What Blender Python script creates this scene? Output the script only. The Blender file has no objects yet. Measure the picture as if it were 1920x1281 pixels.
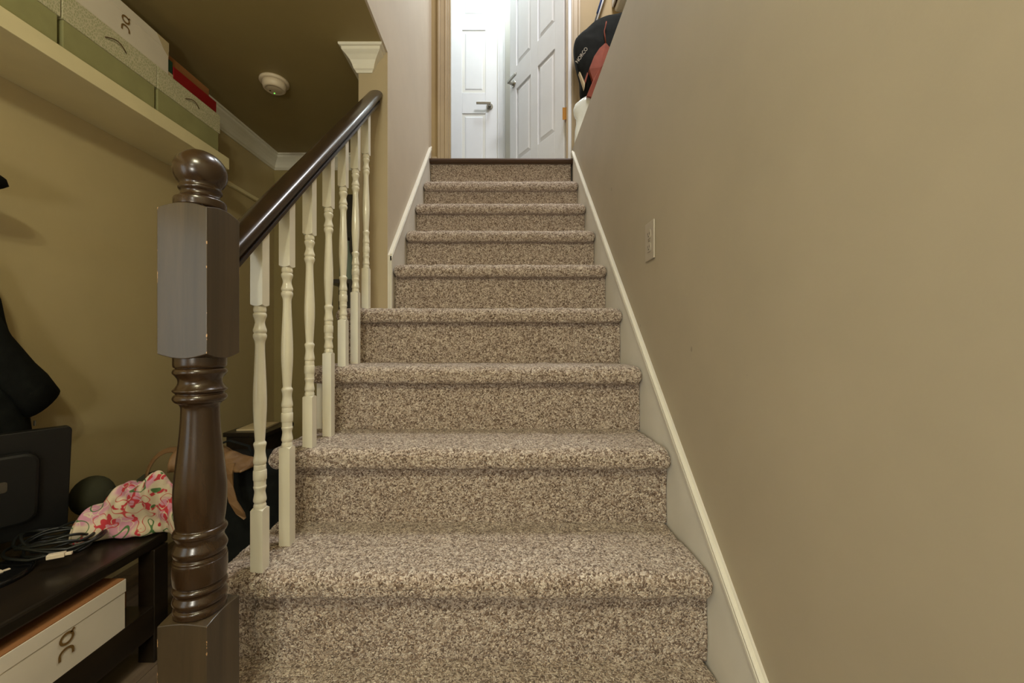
import bpy, bmesh, math, random
from mathutils import Vector, Matrix, noise

random.seed(7)
scene = bpy.context.scene
COL = scene.collection
PI = math.pi
EYE = 0.878            # height of the eye above the basement floor


def lin(c):
    def f(v):
        v = v / 255.0
        return v / 12.92 if v <= 0.04045 else ((v + 0.055) / 1.055) ** 2.4
    return (f(c[0]), f(c[1]), f(c[2]), 1.0)


# ------------------------------------------------------------------ camera
cam_data = bpy.data.cameras.new('camera')
cam_data.sensor_width = 36.0
cam_data.lens = 750.0 / 1920.0 * 36.0
cam_data.shift_x = 18.0 / 1920.0
cam_data.shift_y = 0.0
cam_data.clip_start = 0.02
cam = bpy.data.objects.new('camera', cam_data)
cam.location = (0, 0, EYE)
cam.rotation_euler = (PI / 2, 0, 0)
COL.objects.link(cam)
scene.camera = cam

# ------------------------------------------------------------------ world
world = bpy.data.worlds.new('world')
scene.world = world
world.use_nodes = True
world.node_tree.nodes['Background'].inputs[0].default_value = (0.75, 0.85, 1.0, 1)
world.node_tree.nodes['Background'].inputs[1].default_value = 0.3


def light(name, kind, loc, power, color, size=0.1, rot=(0, 0, 0), size_y=None):
    d = bpy.data.lights.new(name, kind)
    d.energy = power
    d.color = color
    if kind == 'AREA':
        d.size = size
        if size_y:
            d.shape = 'RECTANGLE'
            d.size_y = size_y
    else:
        d.shadow_soft_size = size
    o = bpy.data.objects.new(name, d)
    o.location = loc
    o.rotation_euler = rot
    COL.objects.link(o)
    return o


WARM = (1.0, 0.96, 0.70)
COOL = (0.82, 0.95, 1.0)
# two bulbs of the basement ceiling light, just behind and above the camera
light('bulb_light', 'POINT', (-0.28, -0.42, EYE + 1.06), 17.0, WARM, 0.03)
light('bulb_light', 'POINT', (-0.12, -0.42, EYE + 1.06), 17.0, WARM, 0.03)
# added unseen fill, far behind the camera, brightens risers and newel front
light('rear_fill_light', 'POINT', (-0.35, -2.1, EYE + 1.02), 20.0, (1.0, 0.97, 0.84), 0.08)
# added unseen low fill behind the camera, lifts the near steps and bench
light('low_fill_light', 'POINT', (-0.45, -0.60, EYE + 0.10), 18.0, (1.0, 0.97, 0.86), 0.10)
# daylight through the basement window on the left, behind the camera
light('window_light', 'AREA', (-1.40, -0.75, EYE + 0.10), 2.2, COOL, 0.8, (0, -PI / 2, 0), 0.9)
# ceiling lamp of the hall beyond the doorway
light('hall_light', 'POINT', (0.05, 2.98, EYE + 3.36), 31.0, (0.84, 0.96, 1.0), 0.12)
# ceiling light above the stairwell
light('stairwell_light', 'AREA', (0.55, 1.75, EYE + 3.45), 46.0, (0.98, 0.97, 0.98), 0.5, (0, 0, 0))

scene.view_settings.view_transform = 'Standard'
scene.view_settings.look = 'None'
scene.view_settings.exposure = 0.0
scene.view_settings.gamma = 1.0
scene.view_settings.use_curve_mapping = False


# ------------------------------------------------------------------ materials
def new_mat(name):
    m = bpy.data.materials.new(name)
    m.use_nodes = True
    nt = m.node_tree
    return m, nt, nt.nodes['Principled BSDF'], nt.links


def tex_coord(nt, scale=(1, 1, 1)):
    tc = nt.nodes.new('ShaderNodeTexCoord')
    mp = nt.nodes.new('ShaderNodeMapping')
    mp.inputs['Scale'].default_value = scale
    nt.links.new(tc.outputs['Object'], mp.inputs['Vector'])
    return mp.outputs['Vector']


def ramp(nt, stops, interp='LINEAR'):
    r = nt.nodes.new('ShaderNodeValToRGB')
    r.color_ramp.interpolation = interp
    e = r.color_ramp.elements
    while len(e) > 1:
        e.remove(e[-1])
    e[0].position = stops[0][0]
    e[0].color = stops[0][1]
    for p, c in stops[1:]:
        n = e.new(p)
        n.color = c
    return r


def mat_plain(name, rgb, rough=0.5, var=0.04, scale=8.0, bump=0.0, bscale=200.0, metallic=0.0,
              coat=0.0, stretch=(1, 1, 1), spec=0.5):
    m, nt, b, L = new_mat(name)
    v = tex_coord(nt, stretch)
    n = nt.nodes.new('ShaderNodeTexNoise')
    n.inputs['Scale'].default_value = scale
    n.inputs['Detail'].default_value = 4
    L.new(v, n.inputs['Vector'])
    c = lin(rgb)
    lo = tuple(max(0, x * (1 - var * 2)) for x in c[:3]) + (1,)
    hi = tuple(min(1, x * (1 + var * 2)) for x in c[:3]) + (1,)
    r = ramp(nt, [(0.3, lo), (0.7, hi)])
    L.new(n.outputs['Fac'], r.inputs['Fac'])
    L.new(r.outputs['Color'], b.inputs['Base Color'])
    b.inputs['Roughness'].default_value = rough
    b.inputs['Metallic'].default_value = metallic
    b.inputs['Specular IOR Level'].default_value = spec
    if coat:
        b.inputs['Coat Weight'].default_value = coat
        b.inputs['Coat Roughness'].default_value = 0.12
    if bump:
        n2 = nt.nodes.new('ShaderNodeTexNoise')
        n2.inputs['Scale'].default_value = bscale
        n2.inputs['Detail'].default_value = 3
        L.new(v, n2.inputs['Vector'])
        bp = nt.nodes.new('ShaderNodeBump')
        bp.inputs['Strength'].default_value = bump
        bp.inputs['Distance'].default_value = 0.002
        L.new(n2.outputs['Fac'], bp.inputs['Height'])
        L.new(bp.outputs['Normal'], b.inputs['Normal'])
    return m


def mat_wall(name, rgb, specks=0.0, rough=0.55):
    """painted wall with orange peel and a few scuffs"""
    m, nt, b, L = new_mat(name)
    v = tex_coord(nt)
    n = nt.nodes.new('ShaderNodeTexNoise')
    n.inputs['Scale'].default_value = 2.2
    n.inputs['Detail'].default_value = 5
    n.inputs['Roughness'].default_value = 0.6
    L.new(v, n.inputs['Vector'])
    c = lin(rgb)
    r = ramp(nt, [(0.3, tuple(x * 0.93 for x in c[:3]) + (1,)), (0.7, tuple(min(1, x * 1.05) for x in c[:3]) + (1,))])
    L.new(n.outputs['Fac'], r.inputs['Fac'])
    out = r.outputs['Color']
    if specks:
        for sc, th, dark in ((7.5, 0.035, 0.62), (5.0, 0.022, 1.6)):
            vo = nt.nodes.new('ShaderNodeTexVoronoi')
            vo.inputs['Scale'].default_value = sc
            mp = nt.nodes.new('ShaderNodeMapping')
            mp.inputs['Scale'].default_value = (1, 1.0, 0.6)
            mp.inputs['Location'].default_value = (sc, 0.3, 0.1)
            L.new(v, mp.inputs['Vector'])
            L.new(mp.outputs['Vector'], vo.inputs['Vector'])
            lt = nt.nodes.new('ShaderNodeMath')
            lt.operation = 'LESS_THAN'
            lt.inputs[1].default_value = th
            L.new(vo.outputs['Distance'], lt.inputs[0])
            ml = nt.nodes.new('ShaderNodeMath')
            ml.operation = 'MULTIPLY'
            ml.inputs[1].default_value = specks
            L.new(lt.outputs[0], ml.inputs[0])
            mx = nt.nodes.new('ShaderNodeMix')
            mx.data_type = 'RGBA'
            mx.inputs[7].default_value = tuple(min(1, x * dark) for x in c[:3]) + (1,)
            L.new(ml.outputs[0], mx.inputs[0])
            L.new(out, mx.inputs[6])
            out = mx.outputs[2]
    L.new(out, b.inputs['Base Color'])
    b.inputs['Roughness'].default_value = rough
    b.inputs['Specular IOR Level'].default_value = 0.35
    n2 = nt.nodes.new('ShaderNodeTexNoise')
    n2.inputs['Scale'].default_value = 160
    n2.inputs['Detail'].default_value = 2
    L.new(v, n2.inputs['Vector'])
    bp = nt.nodes.new('ShaderNodeBump')
    bp.inputs['Strength'].default_value = 0.12
    bp.inputs['Distance'].default_value = 0.001
    L.new(n2.outputs['Fac'], bp.inputs['Height'])
    L.new(bp.outputs['Normal'], b.inputs['Normal'])
    return m


def mat_carpet():
    m, nt, b, L = new_mat('berber_carpet')
    v = tex_coord(nt)
    nw = nt.nodes.new('ShaderNodeTexNoise')
    nw.inputs['Scale'].default_value = 120
    L.new(v, nw.inputs['Vector'])
    add = nt.nodes.new('ShaderNodeMix')
    add.data_type = 'RGBA'
    add.blend_type = 'LINEAR_LIGHT'
    add.inputs[0].default_value = 0.006
    L.new(v, add.inputs[6])
    L.new(nw.outputs['Color'], add.inputs[7])
    vo = nt.nodes.new('ShaderNodeTexVoronoi')
    vo.inputs['Scale'].default_value = 320
    L.new(add.outputs[2], vo.inputs['Vector'])
    sep = nt.nodes.new('ShaderNodeSeparateColor')
    L.new(vo.outputs['Color'], sep.inputs['Color'])
    # larger mottling shifts the mix of yarns
    n = nt.nodes.new('ShaderNodeTexNoise')
    n.inputs['Scale'].default_value = 70
    n.inputs['Detail'].default_value = 2
    L.new(v, n.inputs['Vector'])
    ma = nt.nodes.new('ShaderNodeMath')
    ma.operation = 'MULTIPLY_ADD'
    ma.inputs[1].default_value = 0.66
    L.new(sep.outputs[0], ma.inputs[0])
    mb = nt.nodes.new('ShaderNodeMath')
    mb.operation = 'MULTIPLY'
    mb.inputs[1].default_value = 0.34
    L.new(n.outputs['Fac'], mb.inputs[0])
    L.new(mb.outputs[0], ma.inputs[2])
    r = ramp(nt, [(0.20, lin((104, 84, 70))), (0.38, lin((154, 133, 117))), (0.52, lin((192, 173, 156))),
                  (0.68, lin((220, 204, 189))), (0.85, lin((244, 233, 220)))])
    L.new(ma.outputs[0], r.inputs['Fac'])
    L.new(r.outputs['Color'], b.inputs['Base Color'])
    b.inputs['Roughness'].default_value = 0.95
    b.inputs['Specular IOR Level'].default_value = 0.1
    b.inputs['Sheen Weight'].default_value = 0.25
    inv = nt.nodes.new('ShaderNodeMath')
    inv.operation = 'SUBTRACT'
    inv.inputs[0].default_value = 1.0
    L.new(vo.outputs['Distance'], inv.inputs[1])
    bp = nt.nodes.new('ShaderNodeBump')
    bp.inputs['Strength'].default_value = 0.9
    bp.inputs['Distance'].default_value = 0.004
    L.new(inv.outputs[0], bp.inputs['Height'])
    L.new(bp.outputs['Normal'], b.inputs['Normal'])
    return m


def mat_wood(name, dark, light_, rough=0.3, coat=0.5, axis='Z', scale=30.0, wear=None):
    m, nt, b, L = new_mat(name)
    st = {'Z': (1, 1, 0.06), 'Y': (1, 0.06, 1), 'X': (0.06, 1, 1)}[axis]
    v = tex_coord(nt, st)
    n = nt.nodes.new('ShaderNodeTexNoise')
    n.inputs['Scale'].default_value = scale
    n.inputs['Detail'].default_value = 8
    n.inputs['Roughness'].default_value = 0.65
    n.inputs['Distortion'].default_value = 0.6
    L.new(v, n.inputs['Vector'])
    r = ramp(nt, [(0.3, lin(dark)), (0.7, lin(light_))])
    L.new(n.outputs['Fac'], r.inputs['Fac'])
    out = r.outputs['Color']
    if wear:
        # chipped varnish along the vertical arrises of the square blocks
        cx, cy, hw = wear
        tc = nt.nodes.new('ShaderNodeTexCoord')
        sx = nt.nodes.new('ShaderNodeSeparateXYZ')
        L.new(tc.outputs['Object'], sx.inputs[0])

        def dist(sock, cc):
            s = nt.nodes.new('ShaderNodeMath'); s.operation = 'SUBTRACT'; s.inputs[1].default_value = cc
            L.new(sock, s.inputs[0])
            a = nt.nodes.new('ShaderNodeMath'); a.operation = 'ABSOLUTE'
            L.new(s.outputs[0], a.inputs[0])
            return a.outputs[0]
        ax, ay = dist(sx.outputs['X'], cx), dist(sx.outputs['Y'], cy)
        sm = nt.nodes.new('ShaderNodeMath'); sm.operation = 'ADD'
        L.new(ax, sm.inputs[0]); L.new(ay, sm.inputs[1])
        nn = nt.nodes.new('ShaderNodeTexNoise'); nn.inputs['Scale'].default_value = 60
        nn.inputs['Detail'].default_value = 6
        L.new(tc.outputs['Object'], nn.inputs['Vector'])
        md = nt.nodes.new('ShaderNodeMath'); md.operation = 'MULTIPLY_ADD'
        md.inputs[1].default_value = 0.012
        L.new(nn.outputs['Fac'], md.inputs[0]); L.new(sm.outputs[0], md.inputs[2])
        gt = nt.nodes.new('ShaderNodeMath'); gt.operation = 'GREATER_THAN'
        gt.inputs[1].default_value = 2 * hw + 0.0062
        L.new(md.outputs[0], gt.inputs[0])
        mx = nt.nodes.new('ShaderNodeMix'); mx.data_type = 'RGBA'
        mx.inputs[7].default_value = lin((190, 150, 105))
        L.new(gt.outputs[0], mx.inputs[0]); L.new(out, mx.inputs[6])
        out = mx.outputs[2]
    L.new(out, b.inputs['Base Color'])
    b.inputs['Roughness'].default_value = rough
    b.inputs['Coat Weight'].default_value = coat
    b.inputs['Coat Roughness'].default_value = 0.16
    bp = nt.nodes.new('ShaderNodeBump')
    bp.inputs['Strength'].default_value = 0.15
    bp.inputs['Distance'].default_value = 0.001
    L.new(n.outputs['Fac'], bp.inputs['Height'])
    L.new(bp.outputs['Normal'], b.inputs['Normal'])
    return m


def mat_floral():
    m, nt, b, L = new_mat('floral_cotton')
    v = tex_coord(nt)
    nz = nt.nodes.new('ShaderNodeTexNoise'); nz.inputs['Scale'].default_value = 26
    L.new(v, nz.inputs['Vector'])
    wp = nt.nodes.new('ShaderNodeMix'); wp.data_type = 'RGBA'; wp.blend_type = 'LINEAR_LIGHT'
    wp.inputs[0].default_value = 0.02
    L.new(v, wp.inputs[6]); L.new(nz.outputs['Color'], wp.inputs[7])
    cur = None
    base = lin((206, 192, 164))

    def layer(prev, mask, color):
        mx = nt.nodes.new('ShaderNodeMix'); mx.data_type = 'RGBA'
        mx.inputs[7].default_value = lin(color)
        L.new(mask, mx.inputs[0])
        if prev is None:
            mx.inputs[6].default_value = base
        else:
            L.new(prev, mx.inputs[6])
        return mx.outputs[2]

    def vor(scale, feature='F1', off=0.0):
        mp = nt.nodes.new('ShaderNodeMapping'); mp.inputs['Location'].default_value = (off, off * 0.7, off * 1.3)
        L.new(wp.outputs[2], mp.inputs['Vector'])
        vo = nt.nodes.new('ShaderNodeTexVoronoi'); vo.feature = feature
        vo.inputs['Scale'].default_value = scale
        L.new(mp.outputs['Vector'], vo.inputs['Vector'])
        return vo

    def rng(sock, lo, hi, soft=0.02):
        r = ramp(nt, [(max(0, lo - soft), (0, 0, 0, 1)), (lo, (1, 1, 1, 1)), (hi, (1, 1, 1, 1)), (min(1, hi + soft), (0, 0, 0, 1))])
        L.new(sock, r.inputs['Fac'])
        return r.outputs['Color']
    a = vor(12, off=0.2)
    cur = layer(cur, rng(a.outputs['Distance'], 0.0, 0.42, 0.10), (196, 140, 158))
    n2 = nt.nodes.new('ShaderNodeTexNoise'); n2.inputs['Scale'].default_value = 34; n2.inputs['Detail'].default_value = 1
    L.new(wp.outputs[2], n2.inputs['Vector'])
    cur = layer(cur, rng(n2.outputs['Fac'], 0.62, 1.0, 0.015), (186, 52, 62))
    bb = vor(34, off=0.9)
    cur = layer(cur, rng(bb.outputs['Distance'], 0.40, 0.45, 0.02), (206, 192, 164))
    n3 = nt.nodes.new('ShaderNodeTexNoise'); n3.inputs['Scale'].default_value = 24; n3.inputs['Detail'].default_value = 0
    L.new(v, n3.inputs['Vector'])
    cur = layer(cur, rng(n3.outputs['Fac'], 0.36, 0.395, 0.006), (74, 112, 62))
    cur = layer(cur, rng(n3.outputs['Fac'], 0.60, 0.615, 0.006), (186, 66, 66))
    L.new(cur, b.inputs['Base Color'])
    b.inputs['Roughness'].default_value = 0.85
    return m


def mat_lid():
    m, nt, b, L = new_mat('patterned_paper')
    v = tex_coord(nt, (1, 1, 0.55))
    vo = nt.nodes.new('ShaderNodeTexVoronoi'); vo.feature = 'DISTANCE_TO_EDGE'
    vo.inputs['Scale'].default_value = 175
    L.new(v, vo.inputs['Vector'])
    r = ramp(nt, [(0.05, lin((216, 208, 178))), (0.18, lin((184, 182, 142)))])
    L.new(vo.outputs['Distance'], r.inputs['Fac'])
    L.new(r.outputs['Color'], b.inputs['Base Color'])
    b.inputs['Roughness'].default_value = 0.7
    return m


def mat_glass(name, rgb, rough=0.05, trans=1.0, alpha=1.0):
    m, nt, b, L = new_mat(name)
    b.inputs['Base Color'].default_value = lin(rgb)
    b.inputs['Transmission Weight'].default_value = trans
    b.inputs['Roughness'].default_value = rough
    b.inputs['Alpha'].default_value = alpha
    return m


TAN = (204, 186, 148)
M = {}
M['tan'] = mat_wall('tan_wall_paint', (198, 181, 138))
M['tan_scuffed'] = mat_wall('tan_wall_paint_scuffed', (174, 162, 140), specks=0.8)
M['tan_light'] = mat_wall('pale_tan_wall_paint', (206, 194, 176))
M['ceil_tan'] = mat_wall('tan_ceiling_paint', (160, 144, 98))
M['end_shade_tan'] = mat_wall('wall_end_shaded_tan', (180, 164, 134))  # stairwell wall tan darkened to carry the shade on its end
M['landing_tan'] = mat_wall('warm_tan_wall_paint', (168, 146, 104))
M['white_wall'] = mat_wall('white_wall_paint', (225, 225, 220))
M['white_ceiling'] = mat_wall('white_ceiling_paint', (235, 235, 230))
M['trim'] = mat_plain('white_trim_paint', (232, 228, 214), 0.35, 0.02)
M['skirt'] = mat_plain('grey_white_skirt_paint', (222, 218, 208), 0.5, 0.04, 5)
M['tan_trim'] = mat_plain('tan_trim_paint', (176, 158, 128), 0.4, 0.03)
M['door'] = mat_plain('white_door_paint', (226, 228, 232), 0.4, 0.01)
M['baluster'] = mat_plain('cream_gloss_paint', (236, 232, 216), 0.22, 0.015, 10, coat=0.3)
M['carpet'] = mat_carpet()
M['newel'] = mat_wood('walnut_stained_wood', (36, 23, 11), (60, 40, 20), 0.27, 0.25, 'Z', 26)
M['newel_worn'] = mat_wood('worn_walnut_stained_wood', (48, 38, 24), (78, 64, 44), 0.45, 0.4, 'Z', 26,
                           wear=(-0.513, 0.68, 0.04))
M['rail'] = mat_wood('walnut_stained_rail_wood', (26, 16, 8), (46, 29, 14), 0.27, 0.2, 'Y', 30)
M['threshold'] = mat_wood('dark_threshold_wood', (52, 34, 20), (84, 58, 34), 0.4, 0.3, 'X', 30)
M['plank'] = mat_wood('grey_brown_floor_wood', (74, 60, 46), (122, 104, 82), 0.5, 0.1, 'Y', 22)
M['black_wood'] = mat_wood('black_brown_wood', (22, 17, 11), (40, 31, 20), 0.35, 0.2, 'Y', 25)
M['black'] = mat_plain('black_plastic', (20, 20, 19), 0.45, 0.05)
M['black_gloss'] = mat_plain('glossy_black_plastic', (14, 14, 14), 0.15, 0.03)
M['black_cloth'] = mat_plain('black_cloth', (20, 22, 20), 0.9, 0.15, 30, 0.3, 600, spec=0.2)
M['cord'] = mat_plain('black_cable_rubber', (22, 24, 20), 0.4, 0.05)
M['cream_plastic'] = mat_plain('cream_plastic', (222, 206, 180), 0.4, 0.02)
M['shelf'] = mat_plain('cream_shelf_paint', (240, 228, 184), 0.5, 0.02)
M['green_box'] = mat_plain('sage_green_card', (158, 156, 108), 0.7, 0.04, 12)
M['lid'] = mat_lid()
M['shoe_box'] = mat_plain('off_white_card', (232, 222, 204), 0.65, 0.03, 6)
M['kraft'] = mat_plain('kraft_card', (160, 108, 62), 0.75, 0.05, 10)
M['logo'] = mat_plain('bronze_print', (124, 94, 48), 0.5, 0.03)
M['red_card'] = mat_plain('dark_red_card', (142, 16, 22), 0.5, 0.04)
M['green_card'] = mat_plain('dark_green_card', (24, 62, 44), 0.5, 0.05)
M['brown_cord'] = mat_plain('brown_cord', (96, 72, 40), 0.7)
M['tan_leather'] = mat_plain('tan_leather', (118, 88, 54), 0.6, 0.08, 14, 0.2, 120)
M['olive_cloth'] = mat_plain('olive_felt', (50, 50, 30), 0.9, 0.08, 20)
M['floral'] = mat_floral()
M['paper'] = mat_plain('paper', (196, 178, 140), 0.7, 0.05)
M['chrome'] = mat_plain('brushed_nickel', (170, 168, 160), 0.22, 0.02, metallic=1.0)
M['brass'] = mat_plain('brass', (176, 128, 60), 0.35, 0.05, metallic=0.6)
M['plate'] = mat_plain('ivory_plastic', (180, 170, 154), 0.35, 0.01)
M['dark'] = mat_plain('dark_hole', (30, 24, 16), 0.6)
M['orange_cloth'] = mat_plain('rust_orange_cloth', (134, 62, 40), 0.8, 0.08, 25, 0.2, 400)
M['white_print'] = mat_plain('white_print', (170, 162, 146), 0.6, 0.02)
M['plastic_bag'] = mat_plain('milky_plastic_film', (236, 240, 232), 0.18, 0.03, 12, coat=0.5)
M['plastic_bag'].node_tree.nodes['Principled BSDF'].inputs['Alpha'].default_value = 0.72
M['bottle'] = mat_plain('pale_green_glass', (150, 168, 152), 0.08, 0.04, coat=0.5)
M['bottle'].node_tree.nodes['Principled BSDF'].inputs['Transmission Weight'].default_value = 0.35
M['blue'] = mat_plain('blue_plastic', (70, 96, 160), 0.4)
mled, nt_, b_, L_ = new_mat('green_led')
b_.inputs['Base Color'].default_value = (0.1, 0.9, 0.1, 1)
b_.inputs['Emission Color'].default_value = (0.25, 1, 0.15, 1)
b_.inputs['Emission Strength'].default_value = 1.2
M['led'] = mled
mwin, nt_, b_, L_ = new_mat('lit_window_glass')
b_.inputs['Base Color'].default_value = (0.6, 0.7, 0.8, 1)
b_.inputs['Emission Color'].default_value = (0.8, 0.9, 1, 1)
b_.inputs['Emission Strength'].default_value = 0.8
M['window_glass'] = mwin
mbulb, nt_, b_, L_ = new_mat('lit_bulb_glass')
b_.inputs['Emission Color'].default_value = (1, 0.86, 0.62, 1)
b_.inputs['Emission Strength'].default_value = 6.0
M['bulb'] = mbulb


# ------------------------------------------------------------------ helpers
def obj(name, bm, mat, parent=None, smooth=False, bevel=0.0, label=None):
    bmesh.ops.recalc_face_normals(bm, faces=bm.faces[:])
    me = bpy.data.meshes.new(name)
    bm.to_mesh(me)
    bm.free()
    me.materials.append(mat)
    if smooth:
        me.polygons.foreach_set('use_smooth', [True] * len(me.polygons))
    o = bpy.data.objects.new(name, me)
    COL.objects.link(o)
    if parent is not None:
        o.parent = parent
    if bevel:
        md = o.modifiers.new('bevel', 'BEVEL')
        md.width = bevel
        md.segments = 2
        md.limit_method = 'ANGLE'
    if label:
        o['label'] = label
    return o


def tag(o, label, cat, group=None, kind=None):
    o['label'] = label
    o['category'] = cat
    if group:
        o['group'] = group
    if kind:
        o['kind'] = kind
    return o


def thing(name, loc, label, cat, group=None, rotz=0.0):
    o = bpy.data.objects.new(name, None)
    o.empty_display_size = 0.05
    o.location = loc
    o.rotation_euler = (0, 0, rotz)
    COL.objects.link(o)
    return tag(o, label, cat, group)


def struct(name, bm, mat, parent=None, bevel=0.0, smooth=False):
    o = obj(name, bm, mat, parent, smooth, bevel)
    if parent is None:
        o['kind'] = 'structure'
    return o


def rel(o, root):
    """mesh written in world coordinates, parented under an Empty that is not at the origin"""
    o.parent = root
    o.matrix_parent_inverse = Matrix.Translation(root.location).inverted() if root.rotation_euler.z == 0 else root.matrix_basis.inverted()
    return o


def box(bm, x0, x1, y0, y1, z0, z1):
    vs = [bm.verts.new(p) for p in ((x0, y0, z0), (x1, y0, z0), (x1, y1, z0), (x0, y1, z0),
                                    (x0, y0, z1), (x1, y0, z1), (x1, y1, z1), (x0, y1, z1))]
    for f in ((0, 1, 2, 3), (4, 7, 6, 5), (0, 4, 5, 1), (1, 5, 6, 2), (2, 6, 7, 3), (3, 7, 4, 0)):
        bm.faces.new([vs[i] for i in f])
    return vs


def B(*a):
    bm = bmesh.new()
    box(bm, *a)
    return bm


def lathe(bm, prof, cx, cy, seg=32, cap=True):
    """prof: list of (z, r)"""
    rings = []
    for z, r in prof:
        rings.append([bm.verts.new((cx + r * math.cos(2 * PI * i / seg), cy + r * math.sin(2 * PI * i / seg), z))
                      for i in range(seg)])
    for a, b in zip(rings, rings[1:]):
        for i in range(seg):
            j = (i + 1) % seg
            bm.faces.new((a[i], a[j], b[j], b[i]))
    if cap:
        bm.faces.new(rings[0])
        bm.faces.new(rings[-1][::-1])


def smooth_prof(pts, n=4):
    """Catmull-Rom through (z, r) points"""
    out = []
    for i in range(len(pts) - 1):
        p0 = pts[max(i - 1, 0)]
        p1, p2 = pts[i], pts[i + 1]
        p3 = pts[min(i + 2, len(pts) - 1)]
        for k in range(n):
            t = k / n
            q = []
            for c in (0, 1):
                q.append(0.5 * ((2 * p1[c]) + (-p0[c] + p2[c]) * t + (2 * p0[c] - 5 * p1[c] + 4 * p2[c] - p3[c]) * t * t
                                + (-p0[c] + 3 * p1[c] - 3 * p2[c] + p3[c]) * t ** 3))
            out.append(tuple(q))
    out.append(pts[-1])
    return out


def square_block(bm, cx, cy, hw, z0, z1, dome=0.012, seg=10, top_dome=True, bot_dome=True):
    """square prism whose ends were turned on a lathe: the corners fall away"""
    per = []
    for s in range(4):
        for k in range(seg):
            t = -1 + 2 * k / seg
            p = [(t, -1), (1, t), (-t, 1), (-1, -t)][s]
            per.append((p[0] * hw, p[1] * hw))
    def f(px, py, on):
        r = math.hypot(px, py)
        return dome * max(0, (r - hw * 0.95) / (hw * 0.46)) if on else 0.0
    rb = [bm.verts.new((cx + px, cy + py, z0 + f(px, py, bot_dome))) for px, py in per]
    rt = [bm.verts.new((cx + px, cy + py, z1 - f(px, py, top_dome))) for px, py in per]
    n = len(per)
    for i in range(n):
        j = (i + 1) % n
        bm.faces.new((rb[i], rb[j], rt[j], rt[i]))
    ib = [bm.verts.new((cx + px * 0.5, cy + py * 0.5, z0)) for px, py in per]
    it = [bm.verts.new((cx + px * 0.5, cy + py * 0.5, z1)) for px, py in per]
    for i in range(n):
        j = (i + 1) % n
        bm.faces.new((rt[i], rt[j], it[j], it[i]))
        bm.faces.new((rb[j], rb[i], ib[i], ib[j]))
    bm.faces.new(it)
    bm.faces.new(ib[::-1])


def tube(bm, pts, r, seg=8, closed=False, flat=1.0):
    pts = [Vector(p) for p in pts]
    n = len(pts)
    rings = []
    prev = None
    for i, p in enumerate(pts):
        a = pts[(i - 1) % n] if (closed or i > 0) else p
        b = pts[(i + 1) % n] if (closed or i < n - 1) else p
        t = (b - a).normalized()
        if prev is None:
            u = t.cross(Vector((0, 0, 1)))
            if u.length < 1e-3:
                u = t.cross(Vector((1, 0, 0)))
            u.normalize()
        else:
            u = (prev - t * prev.dot(t)).normalized()
        prev = u
        w = t.cross(u)
        rr = r[i] if isinstance(r, (list, tuple)) else r
        rings.append([bm.verts.new(p + u * rr * math.cos(2 * PI * k / seg) + w * rr * flat * math.sin(2 * PI * k / seg))
                      for k in range(seg)])
    m = n if closed else n - 1
    for i in range(m):
        a, b = rings[i], rings[(i + 1) % n]
        for k in range(seg):
            j = (k + 1) % seg
            bm.faces.new((a[k], a[j], b[j], b[k]))
    if not closed:
        bm.faces.new(rings[0][::-1])
        bm.faces.new(rings[-1])


def loft(bm, rings_pts, cap=True):
    rings = [[bm.verts.new(p) for p in ring] for ring in rings_pts]
    n = len(rings[0])
    for a, b in zip(rings, rings[1:]):
        for k in range(n):
            j = (k + 1) % n
            bm.faces.new((a[k], a[j], b[j], b[k]))
    if cap:
        bm.faces.new(rings[0][::-1])
        bm.faces.new(rings[-1])


def ribbon(bm, pts, w, to3d, th=0.0006):
    """flat printed stroke: pts in (u, v), to3d maps (u, v, height) to space"""
    n = len(pts)
    L1, R1 = [], []
    for i in range(n):
        a = pts[max(i - 1, 0)]
        b = pts[min(i + 1, n - 1)]
        dx, dy = b[0] - a[0], b[1] - a[1]
        l = math.hypot(dx, dy) or 1
        nx, ny = -dy / l * w / 2, dx / l * w / 2
        L1.append(bm.verts.new(to3d(pts[i][0] + nx, pts[i][1] + ny, th)))
        R1.append(bm.verts.new(to3d(pts[i][0] - nx, pts[i][1] - ny, th)))
    for i in range(n - 1):
        bm.faces.new((L1[i], L1[i + 1], R1[i + 1], R1[i]))


def logo(bm, cu, cv, s, to3d):
    """ring with a tick above an arch, as printed on the shoe boxes"""
    ring = [(cu + s * 0.30 * math.cos(a), cv + s * 0.34 + s * 0.26 * math.sin(a)) for a in
            [2 * PI * k / 24 + 0.8 for k in range(25)]]
    ribbon(bm, ring, s * 0.13, to3d)
    ribbon(bm, [(cu + s * 0.20, cv + s * 0.52), (cu + s * 0.38, cv + s * 0.66)], s * 0.12, to3d)
    arch = [(cu - s * 0.34, cv - s * 0.66), (cu - s * 0.34, cv - s * 0.42)]
    arch += [(cu - s * 0.02 + s * 0.32 * math.cos(a), cv - s * 0.40 + s * 0.24 * math.sin(a)) for a in
             [PI - PI * k / 12 for k in range(13)]]
    arch += [(cu + s * 0.30, cv - s * 0.60)]
    ribbon(bm, arch, s * 0.13, to3d)


def grow(bm):
    return bm


# ------------------------------------------------------------------ setting
XL = -1.45      # left basement wall
YB = 2.54       # basement back wall
XS0, XS1 = -0.583, -0.465   # stairwell wall on the left
XR = 0.445      # right wall
YD = 2.62       # wall with the doorway
HC = EYE + 1.172   # basement ceiling
HL = EYE + 1.144   # landing floor
HU = EYE + 3.55    # upper ceiling
YE = 1.622      # end of the stairwell wall

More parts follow.
